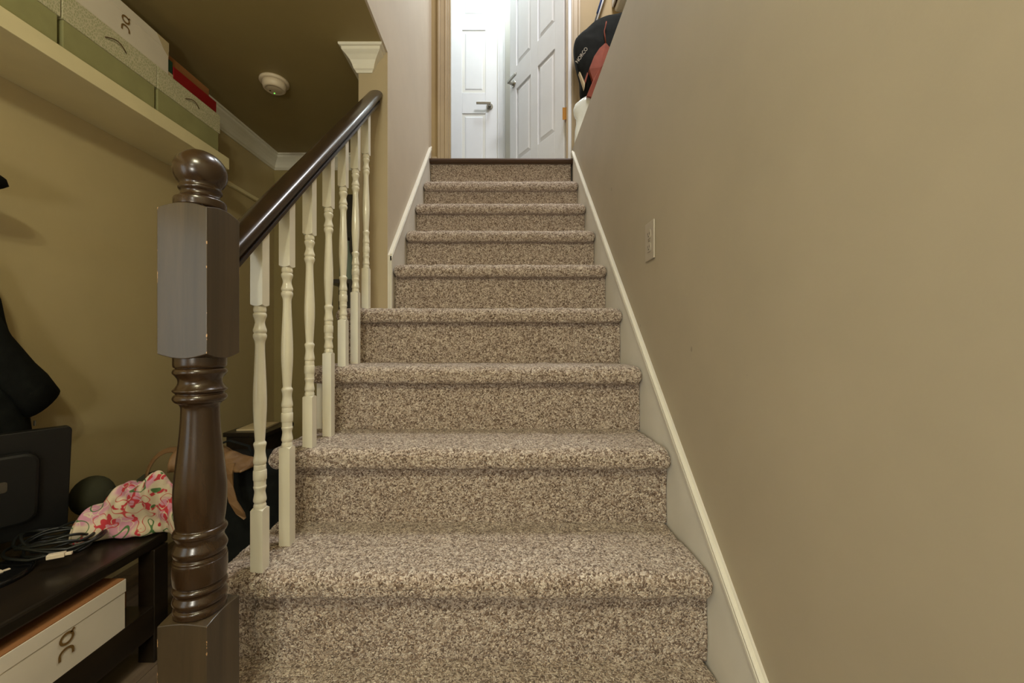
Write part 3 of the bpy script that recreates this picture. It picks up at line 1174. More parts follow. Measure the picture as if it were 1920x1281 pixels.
def shoe_box(xf, xb, ya, yb, z0, z1, label, logo_y, ls, top_mat):
    r_ = thing('shoe_box', ((xf + xb) / 2, (ya + yb) / 2, z0), label, 'box', None)
    rel(obj('body', B(xb, xf - 0.0015, ya + 0.002, yb - 0.002, z0, z1 - 0.002), M['shoe_box'], None), r_)
    bm = bmesh.new()
    box(bm, xb - 0.001, xf, ya, yb, z1 - 0.034, z1 - 0.002)
    rel(obj('lid', bm, M['shoe_box'], None, bevel=0.0008), r_)
    rel(obj('lid_top', B(xb, xf - 0.002, ya + 0.002, yb - 0.002, z1 - 0.002, z1), top_mat, None, label='brown kraft lid top'), r_)
    bm = bmesh.new()
    zc = (z0 + z1) / 2 - 0.002
    logo(bm, logo_y, zc, ls, face_x(xf))
    o = obj('logo', bm, M['logo'], None, label='bronze ring and arch logo')
    rel(o, r_)
    return r_


s1 = shoe_box(-1.245, XL + 0.02, 1.150, 1.494, LZ, z_(1.115), 'white shoe box lying on the storage boxes below the ceiling', 1.322, 0.040, M['shoe_box'])
bm = bmesh.new()
tri = [(1.440, z_(1.113)), (1.492, z_(1.113)), (1.492, z_(1.060)), (1.470, z_(1.075))]
va = [bm.verts.new((-1.2446, y, z)) for y, z in tri]
bm.faces.new(va)
rel(obj('tape', bm, M['paper'], None, label='brown tape patch'), s1)
tag(obj('card_box', B(-1.43, -1.250, 1.4955, 1.519, LZ, z_(1.012)), M['paper'], bevel=0.001), 'tan card box between the white shoe box and the red box', 'box')
tag(obj('book', B(-1.43, -1.252, 1.4955, 1.519, z_(1.0125), z_(1.060)), M['green_card'], bevel=0.001), 'dark green book on the tan card box beside the white shoe box', 'book')
bx_ = thing('game_box', (-1.34, 1.63, LZ), 'dark red flat box on the far storage box', 'box')
rel(obj('base', B(-1.43, -1.250, 1.522, 1.748, LZ, z_(1.046)), M['red_card'], None, bevel=0.001), bx_)
tag(obj('wooden_tray', B(-1.44, -1.285, 1.522, 1.752, z_(1.0465), z_(1.105)), M['kraft'], bevel=0.001), 'flat brown box lying on the dark red box', 'box')

# ------------------------------------------------------------------ smoke detector
sd = thing('smoke_detector', (-1.026, 1.80, HC), 'round cream smoke detector on the basement ceiling', 'smoke detector')
bm = bmesh.new()
lathe(bm, [(HC, 0.060), (HC - 0.008, 0.061), (HC - 0.013, 0.056), (HC - 0.014, 0.046)], -1.026, 1.80, 40)
rel(obj('base_ring', bm, M['cream_plastic'], None, smooth=True), sd)
bm = bmesh.new()
lathe(bm, [(HC - 0.012, 0.050), (HC - 0.026, 0.048), (HC - 0.036, 0.045), (HC - 0.040, 0.040), (HC - 0.041, 0.036), (HC - 0.0395, 0.034), (HC - 0.041, 0.030)], -1.026, 1.80, 40)
bdy = rel(obj('housing', bm, M['cream_plastic'], None, smooth=True), sd)
bm = bmesh.new()
tube(bm, [(-1.038, 1.822, HC - 0.0405), (-1.038, 1.822, HC - 0.0425)], 0.0028, 10)
o = obj('led', bm, M['led'], None, label='small green light'); o.parent = bdy; 
bm = bmesh.new()
tube(bm, [(-1.046, 1.802, HC - 0.0405), (-1.046, 1.802, HC - 0.0415)], 0.004, 10)
o = obj('test_button', bm, M['dark'], None); o.parent = bdy
for q in bdy.children:
    q.matrix_parent_inverse = Matrix.Identity(4)

# ------------------------------------------------------------------ bench on the left
BZ = z_(-0.540)
BX = -0.955
bench = thing('bench', (-1.2, 0.7, 0), 'low black-brown bench with a lower shelf along the left wall', 'bench')
rel(obj('top_board', B(-1.44, BX, -0.2, 1.145, BZ - 0.030, BZ), M['black_wood'], None, bevel=0.006), bench)
rel(obj('lower_shelf', B(-1.43, BX + 0.004, -0.15, 1.092, z_(-0.800), z_(-0.722)), M['black_wood'], None, bevel=0.002), bench)
for lx in (-1.43, BX - 0.040):
    for ly in (-0.19, 1.092):
        rel(obj('leg', B(lx, lx + 0.045, ly, ly + 0.045, 0, BZ - 0.030), M['black_wood'], None, bevel=0.002), bench)
s2 = shoe_box(-0.950, -1.20, 0.66, 1.010, z_(-0.722), z_(-0.597), 'white shoe box on the lower shelf of the black bench', 0.872, 0.042, M['kraft'])
o = tag(obj('parcel', B(-1.17, -1.02, 1.02, 1.085, z_(-0.722), z_(-0.642)), M['kraft'], bevel=0.001), 'small brown box on the bench shelf behind the shoe box', 'box')

# monitor seen from behind, tilted, on the bench
mon = thing('monitor', (-1.24, 0.90, BZ), 'black monitor on the bench turned to the wall below the jacket', 'monitor')
d_ = Vector((-0.5, -0.866, 0)); nrm = Vector((0.866, -0.5, 0))
tp = Vector((-1.182, 1.10, z_(-0.232)))
down = Vector((-0.035, 0.020, -0.285))
dn = down.normalized()
nn = d_.cross(dn).normalized()
if nn.dot(nrm) < 0:
    nn = -nn


def slab(w, h, th, o, inset=0.012, seg=5, u0=0.0, v0=0.0):
    pts = []
    for cx, cy, a0 in ((inset, inset, PI), (w - inset, inset, 1.5 * PI), (w - inset, h - inset, 0), (inset, h - inset, PI / 2)):
        for k in range(seg + 1):
            a = a0 + PI / 2 * k / seg
            pts.append((u0 + cx + inset * math.cos(a), v0 + cy + inset * math.sin(a)))
    bm = bmesh.new()
    for base_t in (0,):
        a_ = [bm.verts.new(o + d_ * u + dn * v) for u, v in pts]
        b_ = [bm.verts.new(o + d_ * u + dn * v + nn * th) for u, v in pts]
        bm.faces.new(a_); bm.faces.new(b_[::-1])
        n = len(pts)
        for i in range(n):
            j = (i + 1) % n
            bm.faces.new((a_[i], a_[j], b_[j], b_[i]))
    return bm


rel(obj('screen_panel', slab(0.42, 0.287, 0.018, tp - nn * 0.018), M['black'], None, bevel=0.002), mon)
rel(obj('back_bulge', slab(0.30, 0.19, 0.022, tp + d_ * 0.06 + dn * 0.05, 0.03), M['black'], None, bevel=0.008), mon)
rel(obj('emblem', slab(0.028, 0.028, 0.0015, tp + d_ * 0.115 + dn * 0.115 + nn * 0.022, 0.006), M['chrome'], None, label='shiny badge on the monitor back'), mon)
cpos = tp + d_ * 0.19 + nn * 0.02
bm = bmesh.new()
tube(bm, [cpos + dn * 0.12 + nn * 0.012, cpos + dn * 0.24 + nn * 0.03, Vector((cpos.x + 0.04, cpos.y, BZ + 0.01))], 0.03, 10, flat=0.5)
rel(obj('neck', bm, M['black'], None, smooth=True), mon)
bm = bmesh.new()
lathe(bm, [(BZ, 0.095), (BZ + 0.008, 0.096), (BZ + 0.012, 0.090), (BZ + 0.014, 0.04)], cpos.x + 0.07, cpos.y - 0.03, 36)
rel(obj('foot', bm, M['black_gloss'], None, smooth=True), mon)

# coiled cables with cream plugs
cb = thing('cable_coil', (-1.12, 1.0, BZ), 'tangled coil of black cables with cream plugs on the bench', 'cable')
rnd = random.Random(3)
for q in range(7):
    bm = bmesh.new()
    R1 = 0.052 + 0.030 * rnd.random()
    cx, cy = -1.140 + rnd.uniform(-0.02, 0.02), 1.03 + rnd.uniform(-0.015, 0.015)
    ph = rnd.uniform(0, 6)
    N = 44
    pts = []
    for i in range(N):
        a = 2 * PI * i / N
        pts.append((cx + R1 * 1.15 * math.cos(a), cy + R1 * 0.85 * math.sin(a),
                    BZ + 0.007 + q * 0.0045 + 0.012 * abs(math.sin(a * 1.5 + ph)) + 0.004 * math.sin(3 * a + ph)))
    tube(bm, pts, 0.0036, 6, closed=True)
    rel(obj('cable', bm, M['cord'], None, smooth=True), cb)
for (px, py, pz, rz) in ((-1.06, 0.955, 0.030, 0.5), (-1.150, 0.905, 0.012, 1.2), (-1.135, 0.885, 0.010, 1.4)):
    bm = bmesh.new()
    mt = Matrix.Translation((px, py, BZ + pz)) @ Matrix.Rotation(rz, 4, 'Z')
    vs = box(bm, -0.019, 0.012, -0.007, 0.007, -0.005, 0.005)
    box(bm, 0.012, 0.024, -0.004, 0.004, -0.003, 0.003)
    bmesh.ops.transform(bm, matrix=mt, verts=bm.verts[:])
    rel(obj('plug', bm, M['cream_plastic'], None, bevel=0.001), cb)


def blob_ring(cx, cy, z, rx, ry, n, fold, ph, nf=7):
    return [(cx + rx * (1 + fold * math.sin(nf * a + ph)) * math.cos(a), cy + ry * (1 + fold * math.sin(nf * a + ph)) * math.sin(a), z)
            for a in [2 * PI * i / n for i in range(n)]]


def sheet_lump(bm, u0, u1, nu, nv, top, front, back, zb, folds, seed):
    """lumpy cloth bag lying on a surface: u runs in x, cross-section an arch from front foot over the top to the back foot"""
    rings = []
    for i in range(nu + 1):
        t = i / nu
        x = u0 + (u1 - u0) * t
        h = top(t)
        yf, yb = front(t), back(t)
        ring = []
        for j in range(nv):
            a = PI * j / (nv - 1)
            yy = (yf + yb) / 2 - (yb - yf) / 2 * math.cos(a) * (1 + 0.05 * math.sin(5 * t * PI))
            zz = zb + h * math.sin(a) ** 0.6
            p = Vector((x, yy, zz))
            d = noise.noise(Vector((x * 9 + seed, yy * 9, zz * 12))) * folds + 0.5 * folds * abs(noise.noise(Vector((x * 30, zz * 8 + seed, yy * 14))))
            zz = max(zb, zz + d * math.sin(a))
            yy -= d * 0.9
            ring.append((x + d * 0.3, yy, zz))
        rings.append(ring)
    loft(bm, rings)


# floral pouch
bm = bmesh.new()
sheet_lump(bm, -1.150, -0.86, 70, 30,
           lambda t: 0.030 + 0.118 * min(1, t * 3.2) ** 0.7 * (0.86 + 0.16 * math.sin(7 * t + 0.3) ** 2) * (1 if t < 0.97 else 0.8),
           lambda t: 1.075 - 0.02 * math.sin(6 * t), lambda t: 1.075 + 0.035 + 0.10 * math.sin(PI * min(1, t + 0.12)), BZ + 0.001, 0.060, 2.0)
fp = tag(obj('cloth_pouch', bm, M['floral'], smooth=True), 'crumpled floral pink and cream cloth bag on the bench', 'bag')
md = fp.modifiers.new('s', 'SUBSURF'); md.levels = 1; md.render_levels = 2

# dark olive cap behind it
oc = thing('felt_hat', (-1.20, 1.22, BZ), 'dark olive rounded felt hat behind the floral bag', 'hat')
bm = bmesh.new()
rings = []
for i in range(13):
    a = -PI / 2 + PI * i / 12
    r = 0.052 * math.cos(a) + 0.001
    rings.append(blob_ring(-1.27, 1.24, z_(-0.478) + 0.060 * math.sin(a), r * 1.0, r * 1.0, 24, 0.02, 0.5, 3))
loft(bm, rings)
rel(obj('crown', bm, M['olive_cloth'], None, smooth=True), oc)
bm = bmesh.new()
tube(bm, [(-1.25, 1.24, z_(-0.48)), (-1.20, 1.245, z_(-0.475)), (-1.15, 1.25, z_(-0.460)), (-1.11, 1.25, z_(-0.430)), (-1.09, 1.25, z_(-0.42)), (-1.06, 1.25, z_(-0.45))],
     [0.016, 0.018, 0.018, 0.018, 0.018, 0.014], 12)
rel(obj('brim', bm, M['olive_cloth'], None, smooth=True), oc)

# black laundry box behind, tote bag and tan leather bag beside the stairs
cbx = thing('storage_chest', (-1.01, 1.66, 0), 'black chest with papers on it behind the newel post', 'chest')
rel(obj('body', B(-1.085, -0.930, 1.57, 1.76, 0, z_(-0.375)), M['black_wood'], None, bevel=0.003), cbx)
rel(obj('lid', B(-1.092, -0.922, 1.56, 1.77, z_(-0.374), z_(-0.356)), M['black_wood'], None, bevel=0.003), cbx)
for i, (xa, xb, ya, yb, rz) in enumerate([(-1.30, -1.02, 1.59, 1.73, 0.1)]):
    bm = B(-0.055, 0.045, -0.07, 0.07, 0, 0.006)
    o = tag(obj('paper_folder', bm, M['paper']), 'tan paper folder lying on the black chest', 'folder')
    o.location = (-1.01, 1.665, z_(-0.3555))
    o.rotation_euler = (0, 0, rz)

tote = thing('tote_bag', (-0.83, 1.36, 0), 'black tote bag on the floor between the newel post and the stairs', 'bag')
bm = bmesh.new()
rings = []
for i in range(14):
    t = i / 13
    z = 0.001 + t * (z_(-0.385) - 0.001)
    rx = 0.165 * (1.0 - 0.06 * t); ry = 0.115 * (1 - 0.25 * t)
    ring = []
    for k in range(40):
        a = 2 * PI * k / 40
        c_, s_ = math.cos(a), math.sin(a)
        e = 0.45
        px = rx * abs(c_) ** e * (1 if c_ >= 0 else -1)
        py = ry * abs(s_) ** e * (1 if s_ >= 0 else -1)
        f = 0.012 * noise.noise(Vector((px * 12, py * 12, z * 5)))
        ring.append((-0.835 + px * (1 + f * 3), 1.345 + py + f, z))
    rings.append(ring)
loft(bm, rings)
rel(obj('body', bm, M['black_cloth'], None, smooth=True), tote)
bm = bmesh.new()
tube(bm, [(-0.93, 1.27, z_(-0.39)), (-0.91, 1.262, z_(-0.33)), (-0.86, 1.26, z_(-0.312)), (-0.80, 1.262, z_(-0.33)), (-0.78, 1.27, z_(-0.39))], 0.008, 8, flat=0.4)
rel(obj('handle', bm, M['black_cloth'], None, smooth=True), tote)

hb = thing('leather_bag', (-0.95, 1.22, z_(-0.40)), 'slumped tan leather bag behind the newel post with a strap hanging down', 'bag')
bm = bmesh.new()
sheet_lump(bm, -0.985, -0.765, 40, 22,
           lambda t: 0.052 + 0.020 * math.sin(5 * t + 1) - 0.03 * max(0, t - 0.8) / 0.2,
           lambda t: 1.185 + 0.03 * math.sin(4 * t), lambda t: 1.29 + 0.02 * math.sin(5 * t), z_(-0.385), 0.03, 7.0)
rel(obj('body', bm, M['tan_leather'], None, smooth=True), hb)
bm = bmesh.new()
pts = []
for i in range(17):
    a = PI * i / 16
    pts.append((-1.020 - 0.075 * math.cos(a), 1.23 + 0.01 * math.sin(a), z_(-0.420) + 0.085 * math.sin(a)))
tube(bm, pts, 0.011, 8, flat=0.35)
rel(obj('handle', bm, M['tan_leather'], None, smooth=True), hb)
bm = bmesh.new()
ps = [(-0.815, 1.195, z_(-0.365)), (-0.805, 1.175, z_(-0.39)), (-0.800, 1.172, z_(-0.43)), (-0.790, 1.172, z_(-0.47)), (-0.770, 1.172, z_(-0.505)), (-0.755, 1.172, z_(-0.52))]
ra, rb2 = [], []
for i, p in enumerate(ps):
    w = [0.015, 0.012, 0.010, 0.011, 0.013, 0.002][i]
    ra.append([(p[0] - w, p[1] + 0.003 * math.sin(i * 2), p[2] - 0.002), (p[0] + w, p[1] - 0.003 * math.sin(i * 2), p[2] + 0.002),
               (p[0] + w, p[1] + 0.004, p[2] + 0.002), (p[0] - w, p[1] + 0.004, p[2] - 0.002)])
loft(bm, ra)
rel(obj('strap', bm, M['tan_leather'], None), hb)

# ------------------------------------------------------------------ jacket and cap on the left wall
def jac_front(h):
    """far edge of the jacket along the wall for height h"""
    pts = [(0.33, 0.99), (0.24, 1.03), (0.188, 1.083), (0.1186, 1.112), (0.05, 1.125), (0.0, 1.137), (-0.05, 1.155), (-0.10, 1.172), (-0.16, 1.176),
           (-0.22, 1.184), (-0.302, 1.193), (-0.335, 1.188)]
    for (h1, y1), (h2, y2) in zip(pts, pts[1:]):
        if h <= h1 and h >= h2:
            return y1 + (y2 - y1) * (h1 - h) / (h1 - h2)
    return pts[0][1] if h > pts[0][0] else pts[-1][1]


jk = thing('jacket', (-1.40, 0.95, z_(0.40)), 'long black jacket hanging on the left wall above the monitor', 'jacket')
bm = bmesh.new()
rings = []
NZ = 44
for i in range(NZ + 1):
    h = 0.36 - 0.67 * i / NZ
    yfar = jac_front(h)
    w = 0.10 + 0.32 * min(1, (0.40 - h) / 0.5)
    yc, ry = yfar - w / 2, w / 2
    ring = []
    for k in range(48):
        a = 2 * PI * k / 48
        fx = 0.040 * (1 + 0.22 * math.sin(6 * a + 2.2 * h * 4) + 0.12 * math.sin(11 * a + 5 * h))
        yy = yc + ry * math.cos(a)
        xx = -1.398 + fx * math.sin(a) + 0.006 * noise.noise(Vector((yy * 20, h * 9, 0)))
        ring.append((max(xx, XL + 0.003), yy, z_(h)))
    rings.append(ring)
loft(bm, rings)
rel(obj('body', bm, M['black_cloth'], None, smooth=True), jk)
bm = bmesh.new()
rings = []
sl_pts = [(0.12, 1.02, 0.045), (0.02, 1.065, 0.048), (-0.07, 1.105, 0.05), (-0.13, 1.14, 0.048), (-0.165, 1.165, 0.05), (-0.205, 1.165, 0.052)]
sp2 = [(-1.375, 1.03, 0.10, 0.040), (-1.370, 1.07, 0.0, 0.045), (-1.362, 1.115, -0.08, 0.050), (-1.357, 1.150, -0.13, 0.052), (-1.352, 1.176, -0.180, 0.054)]
axis = Vector((0.02, 0.42, -1)).normalized()
for cx, cy, h, r in sp2:
    ring = []
    sd_ = Vector((0, 1, 0.95)).normalized() if h < -0.12 else Vector((0, 1, 0.42)).normalized()
    for k in range(20):
        a = 2 * PI * k / 20
        p = Vector((cx, cy, z_(h))) + sd_ * r * math.cos(a) + Vector((0.030, 0, 0)) * math.sin(a)
        ring.append(tuple(p))
    rings.append(ring)
loft(bm, rings)
rel(obj('sleeve', bm, M['black_cloth'], None, smooth=True), jk)
bm = bmesh.new()
tube(bm, [(-1.362, 1.165, z_(-0.23)), (-1.362, 1.165, z_(-0.245))], 0.0028, 8)
rel(obj('zip_pull', bm, M['chrome'], None), jk)

cp_ = thing('cap', (-1.36, 0.93, z_(0.41)), 'black peaked cap hanging on the left wall, only its peak in view', 'cap')
bm = bmesh.new()
rings = []
for i in range(9):
    t = i / 8
    y = 0.90 + (1.066 - 0.90) * t
    w = 0.075 * math.sqrt(max(0.0, 1 - t ** 2.4)) + 0.0015
    zc = z_(0.425) - 0.012 * t
    ring = []
    for k in range(12):
        a = 2 * PI * k / 12
        ring.append((-1.315 + w * 0.55 * math.cos(a), y, zc + w * 0.42 * math.sin(a) + 0.0))
    rings.append(ring)
loft(bm, rings)
rel(obj('peak', bm, M['black_cloth'], None, smooth=True), cp_)
bm = bmesh.new()
rings = []
for i in range(10):
    a = -PI / 2 + PI * i / 9
    r = 0.085 * math.cos(a) + 0.001
    rings.append([(-1.355 + r * 0.8 * math.cos(q), 0.86 + 0.075 * math.sin(a) , z_(0.425) + r * math.sin(q)) for q in [2 * PI * k / 20 for k in range(20)]])
loft(bm, rings)
rel(obj('crown', bm, M['black_cloth'], None, smooth=True), cp_)

# ------------------------------------------------------------------ dark cabinet with a bottle under the landing
cab = thing('tall_cabinet', (-0.77, 2.38, 0), 'tall dark cabinet against the basement back wall', 'cabinet')
rel(obj('body', B(-0.885, -0.62, 2.28, 2.53, 0, z_(0.84)), M['black_wood'], None, bevel=0.003), cab)
rel(obj('door', B(-0.880, -0.625, 2.262, 2.28, 0.02, z_(0.83)), M['black_wood'], None, bevel=0.002), cab)
st_ = thing('plant_stand', (-0.82, 2.10, 0), 'dark stand holding a glass bottle behind the balusters', 'stand')
rel(obj('top_board', B(-0.885, -0.755, 2.02, 2.18, z_(0.295), z_(0.315)), M['black_wood'], None), st_)
for lx in (-0.885, -0.775):
    for ly in (2.02, 2.16):
        rel(obj('leg', B(lx, lx + 0.02, ly, ly + 0.02, 0, z_(0.295)), M['black_wood'], None), st_)
bt = thing('bottle', (-0.815, 2.10, z_(0.315)), 'pale green glass bottle behind the balusters', 'bottle')
bm = bmesh.new()
lathe(bm, [(z_(0.3155 + h), r) for h, r in smooth_prof([(0, 0.034), (0.006, 0.038), (0.05, 0.039), (0.10, 0.037), (0.135, 0.026), (0.16, 0.013), (0.20, 0.011), (0.212, 0.013)], 3)], -0.815, 2.10, 28)
rel(obj('body', bm, M['bottle'], None, smooth=True), bt)
bm = bmesh.new()
lathe(bm, [(z_(0.527), 0.013), (z_(0.545), 0.013)], -0.815, 2.10, 16)
rel(obj('stopper', bm, M['dark'], None, smooth=True), bt)

# ------------------------------------------------------------------ things on the landing wall
def P(px, py, y):
    """landing-wall layout helper: position at depth y of a point of the elevation"""
    return ((px - 942) * y / 750.0, z_((640 - py) * y / 750.0))


bp = thing('backpack', (0.60, 2.52, z_(1.55)), 'black and rust orange backpack hanging beside the doorway casing', 'backpack')
yb_ = 2.52
outline = [(1092, 181), (1088, 150), (1081, 122), (1077, 96), (1078, 76), (1086, 66), (1098, 55), (1114, 41), (1132, 32), (1150, 27), (1170, 25),
           (1194, 30), (1206, 44), (1212, 70), (1210, 110), (1200, 150), (1180, 178), (1150, 184), (1122, 184)]
ol3 = [P(x, y, yb_) for x, y in outline]
cxm = sum(p[0] for p in ol3) / len(ol3); czm = sum(p[1] for p in ol3) / len(ol3)


def puffed(bm, ol_, y_back, depth, cx_, cz_, lv=6):
    rings = []
    n_sub = 4
    dense = []
    for i in range(len(ol_)):
        p0, p1, p2, p3 = ol_[i - 1], ol_[i], ol_[(i + 1) % len(ol_)], ol_[(i + 2) % len(ol_)]
        for k in range(n_sub):
            t = k / n_sub
            q = []
            for c in (0, 1):
                q.append(0.5 * ((2 * p1[c]) + (-p0[c] + p2[c]) * t + (2 * p0[c] - 5 * p1[c] + 4 * p2[c] - p3[c]) * t * t
                                + (-p0[c] + 3 * p1[c] - 3 * p2[c] + p3[c]) * t ** 3))
            dense.append(q)
    for i in range(lv + 1):
        a = PI / 2 * i / lv
        s = math.cos(a) * 0.98 + 0.02
        dd = depth * math.sin(a)
        rings.append([(cx_ + (p[0] - cx_) * s, y_back - dd + (0.010 * noise.noise(Vector((p[0] * 14 * s, p[1] * 14 * s, 0))) if 0 < i else 0), cz_ + (p[1] - cz_) * s) for p in dense])
    rings.insert(0, [(p[0], y_back + depth * 0.6, p[1]) for p in dense])
    loft(bm, rings)


bm = bmesh.new()
puffed(bm, ol3, yb_, 0.06, cxm, czm, 8)
rel(obj('body', bm, M['black_cloth'], None, smooth=True), bp)


def decal(name, pts, mat, y, root, th=0.006, lab=None, puff=0.0):
    bm = bmesh.new()
    q = [P(x, yy, y) for x, yy in pts]
    cx_ = sum(p[0] for p in q) / len(q); cz_ = sum(p[1] for p in q) / len(q)
    a_ = [bm.verts.new((p[0], y, p[1])) for p in q]
    b_ = [bm.verts.new((p[0], y + 0.03, p[1])) for p in q]
    c_ = bm.verts.new((cx_, y - puff, cz_))
    n = len(q)
    for i in range(n):
        j = (i + 1) % n
        bm.faces.new((a_[i], a_[j], b_[j], b_[i]))
        bm.faces.new((a_[i], a_[j], c_))
    bm.faces.new(b_[::-1])
    return rel(obj(name, bm, mat, None, smooth=False, label=lab), root)


decal('pocket', [(1136, 79), (1143, 90), (1150, 110), (1136, 150), (1125, 176), (1108, 181), (1101, 178), (1110, 158), (1116, 140), (1108, 120), (1104, 127), (1118, 98), (1128, 86)][0:1] +
      [(1143, 88), (1160, 100), (1140, 140), (1125, 172), (1112, 182), (1100, 179), (1112, 150), (1105, 128), (1114, 105), (1124, 90)],
      M['orange_cloth'], 2.450, bp, lab='rust orange front panel', puff=0.012)
bm = bmesh.new()
pl = [P(x, y, 2.452) for x, y in ((1136, 82), (1134, 66), (1133, 58), (1136, 46), (1137, 40))]
tube(bm, [(p[0], 2.452, p[1]) for p in pl], 0.0035, 6)
rel(obj('piping', bm, M['orange_cloth'], None, smooth=True, label='rust orange piping'), bp)
decal('stripe', [(1086, 134), (1088, 135), (1097, 155), (1096, 165), (1092, 152)], M['paper'], 2.468, bp, lab='beige stripe')
decal('stripe', [(1101, 135), (1103, 137), (1098, 155), (1096, 150)], M['orange_cloth'], 2.466, bp, lab='orange stripe')
bm = bmesh.new()
a0, a1 = P(1168, 26, 2.52), P(1172, 12, 2.52)
tube(bm, [(a0[0], 2.51, a0[1] - 0.02), (a0[0], 2.51, a0[1]), (a1[0], 2.54, a1[1]), (a1[0] + 0.01, 2.57, a1[1] + 0.03)], 0.010, 8, flat=0.3)
rel(obj('strap', bm, M['black_cloth'], None, smooth=True), bp)
# lettering on the backpack
fc = bpy.data.curves.new('lettering', 'FONT')
fc.body = 'NORCO'
fc.size = 0.030
fc.extrude = 0.0006
fc.align_x = 'CENTER'; fc.align_y = 'CENTER'
to = bpy.data.objects.new('tmp', fc)
COL.objects.link(to)
bpy.context.view_layer.update()
dg = bpy.context.evaluated_depsgraph_get()
me = bpy.data.meshes.new_from_object(to.evaluated_get(dg))
bpy.data.objects.remove(to)
me.materials.append(M['white_print'])
lt = bpy.data.objects.new('lettering', me)
COL.objects.link(lt)
lp = P(1090.5, 104, 2.462)
lt.matrix_world = Matrix.Translation((lp[0], 2.458, lp[1])) @ Matrix.Rotation(math.radians(-55), 4, 'Y') @ Matrix.Rotation(PI / 2, 4, 'X')
lt.parent = bp
lt.matrix_parent_inverse = Matrix.Translation(bp.location).inverted()
lt['label'] = 'white slanted lettering'

# plastic bag
pb = thing('plastic_bag', (0.47, 2.50, z_(1.3)), 'crumpled clear white plastic bag hanging below the backpack', 'plastic bag')
bm = bmesh.new()
ys = 2.50
sect = [(181, 1098, 1106), (188, 1088, 1112), (196, 1078, 1114), (206, 1074.5, 1116), (216, 1076, 1114), (224, 1080, 1108), (234, 1080, 1106), (246, 1078, 1102), (258, 1077.5, 1096), (268, 1077, 1090), (276, 1078, 1086)]
rings = []
for i, (py, xa, xb) in enumerate(sect):
    pa, pb2 = P(xa, py, ys), P(xb, py, ys)
    cx_ = (pa[0] + pb2[0]) / 2; hw_ = (pb2[0] - pa[0]) / 2
    ring = []
    for k in range(28):
        a = 2 * PI * k / 28
        f = 1 + 0.10 * noise.noise(Vector((math.cos(a) * 3, math.sin(a) * 3, i * 0.9)))
        ring.append((cx_ + hw_ * math.cos(a) * (1 if abs(math.cos(a)) > 0.9 else f), ys + min(0.035, hw_) * f * math.sin(a), pa[1]))
    rings.append(ring)
loft(bm, rings)
rel(obj('film', bm, M['plastic_bag'], None, smooth=True), pb)
bm = bmesh.new()
tube(bm, [(P(1108, 196, 2.5)[0], 2.51, P(1108, 196, 2.5)[1]), (P(1114, 186, 2.5)[0], 2.53, P(1114, 176, 2.5)[1]), (P(1124, 160, 2.5)[0], 2.55, P(1124, 150, 2.5)[1])], 0.006, 8)
rel(obj('handle', bm, M['plastic_bag'], None, smooth=True), pb)

# small shelf with a wooden box, pole leaning behind the backpack
ws = thing('coat_rack', (0.82, 2.58, z_(2.17)), 'white wall bracket above the backpack', 'rack')
a0 = P(1160, 11, 2.58)
bm = bmesh.new()
rings = []
for x, zz, hh in ((0.735, 2.168, 0.012), (0.745, 2.160, 0.02), (0.77, 2.155, 0.026), (0.95, 2.155, 0.026), (1.05, 2.158, 0.022)):
    rings.append([(x, 2.52, z_(zz)), (x, 2.62, z_(zz)), (x, 2.62, z_(zz + hh)), (x, 2.52, z_(zz + hh))])
loft(bm, rings)
rel(obj('bracket', bm, M['trim'], None, bevel=0.003), ws)
wb = thing('wooden_box', (0.85, 2.57, z_(2.182)), 'small wooden box on the white wall bracket above the backpack', 'box')
rel(obj('body', B(0.725, 0.98, 2.53, 2.61, z_(2.182), z_(2.27)), M['threshold'], None, bevel=0.003), wb)
rel(obj('rim', B(0.716, 0.7245, 2.525, 2.612, z_(2.182), z_(2.272)), M['door'], None), wb)
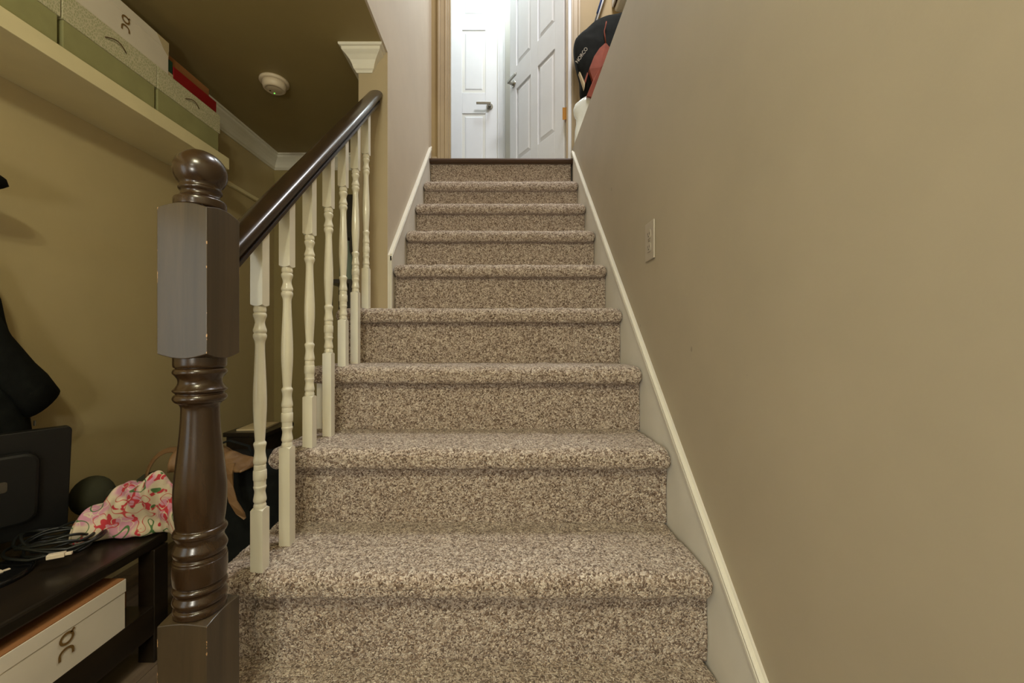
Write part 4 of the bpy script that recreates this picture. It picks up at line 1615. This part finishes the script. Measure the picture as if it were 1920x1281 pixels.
pole = thing('pole', (0.605, 2.57, z_(1.6)), 'white and blue pole leaning against the wall behind the backpack', 'pole')
pa, pb2 = P(1117, 45, 2.59), P(1131, 0, 2.59)
dx_ = (pb2[0] - pa[0]) / (pb2[1] - pa[1])
zlow = HL + 0.002


def pole_pt(z, o):
    return (pa[0] + dx_ * (z - pa[1]) + o, 2.596, z)


bm = bmesh.new()
tube(bm, [pole_pt(z_(1.95), 0), pole_pt(z_(2.55), 0)], 0.006, 10)
rel(obj('shaft', bm, M['door'], None, smooth=True), pole)
bm = bmesh.new()
tube(bm, [pole_pt(z_(2.13), -0.012), pole_pt(z_(2.45), -0.012)], 0.007, 10)
rel(obj('grip', bm, M['blue'], None, smooth=True, label='blue sleeve'), pole)
bm = bmesh.new()
tube(bm, [pole_pt(z_(1.93), -0.011), pole_pt(z_(2.13), -0.011)], 0.0045, 10)
rel(obj('lower_sleeve', bm, M['black'], None, smooth=True, label='black sleeve'), pole)

# ------------------------------------------------------------------ basement light and window behind the camera
lf = thing('ceiling_light', (-0.20, -0.42, HC), 'two-bulb ceiling light in the basement behind the viewer', 'ceiling light')
bm = bmesh.new()
lathe(bm, [(HC, 0.15), (HC - 0.012, 0.15), (HC - 0.02, 0.13)], -0.20, -0.42, 40)
rel(obj('base', bm, M['trim'], None, smooth=False), lf)
for sx in (-0.28, -0.12):
    bm = bmesh.new()
    lathe(bm, [(HC - 0.018, 0.016), (HC - 0.075, 0.016)], sx, -0.42, 20)
    rel(obj('socket', bm, M['trim'], None), lf)
wn = obj('window_1', B(XL - 0.001, XL + 0.004, -1.2, -0.3, z_(-0.30), z_(0.50)), M['window_glass'])
wn['kind'] = 'structure'
bm = bmesh.new()
for a in ((-1.25, -1.2, -0.35, 0.55), (-0.30, -0.25, -0.35, 0.55), (-1.2, -0.30, 0.50, 0.55), (-1.2, -0.30, -0.35, -0.30), (-0.76, -0.74, -0.30, 0.50)):
    box(bm, XL + 0.001, XL + 0.03, a[0], a[1], z_(a[2]), z_(a[3]))
obj('window_frame', bm, M['trim'], wn)
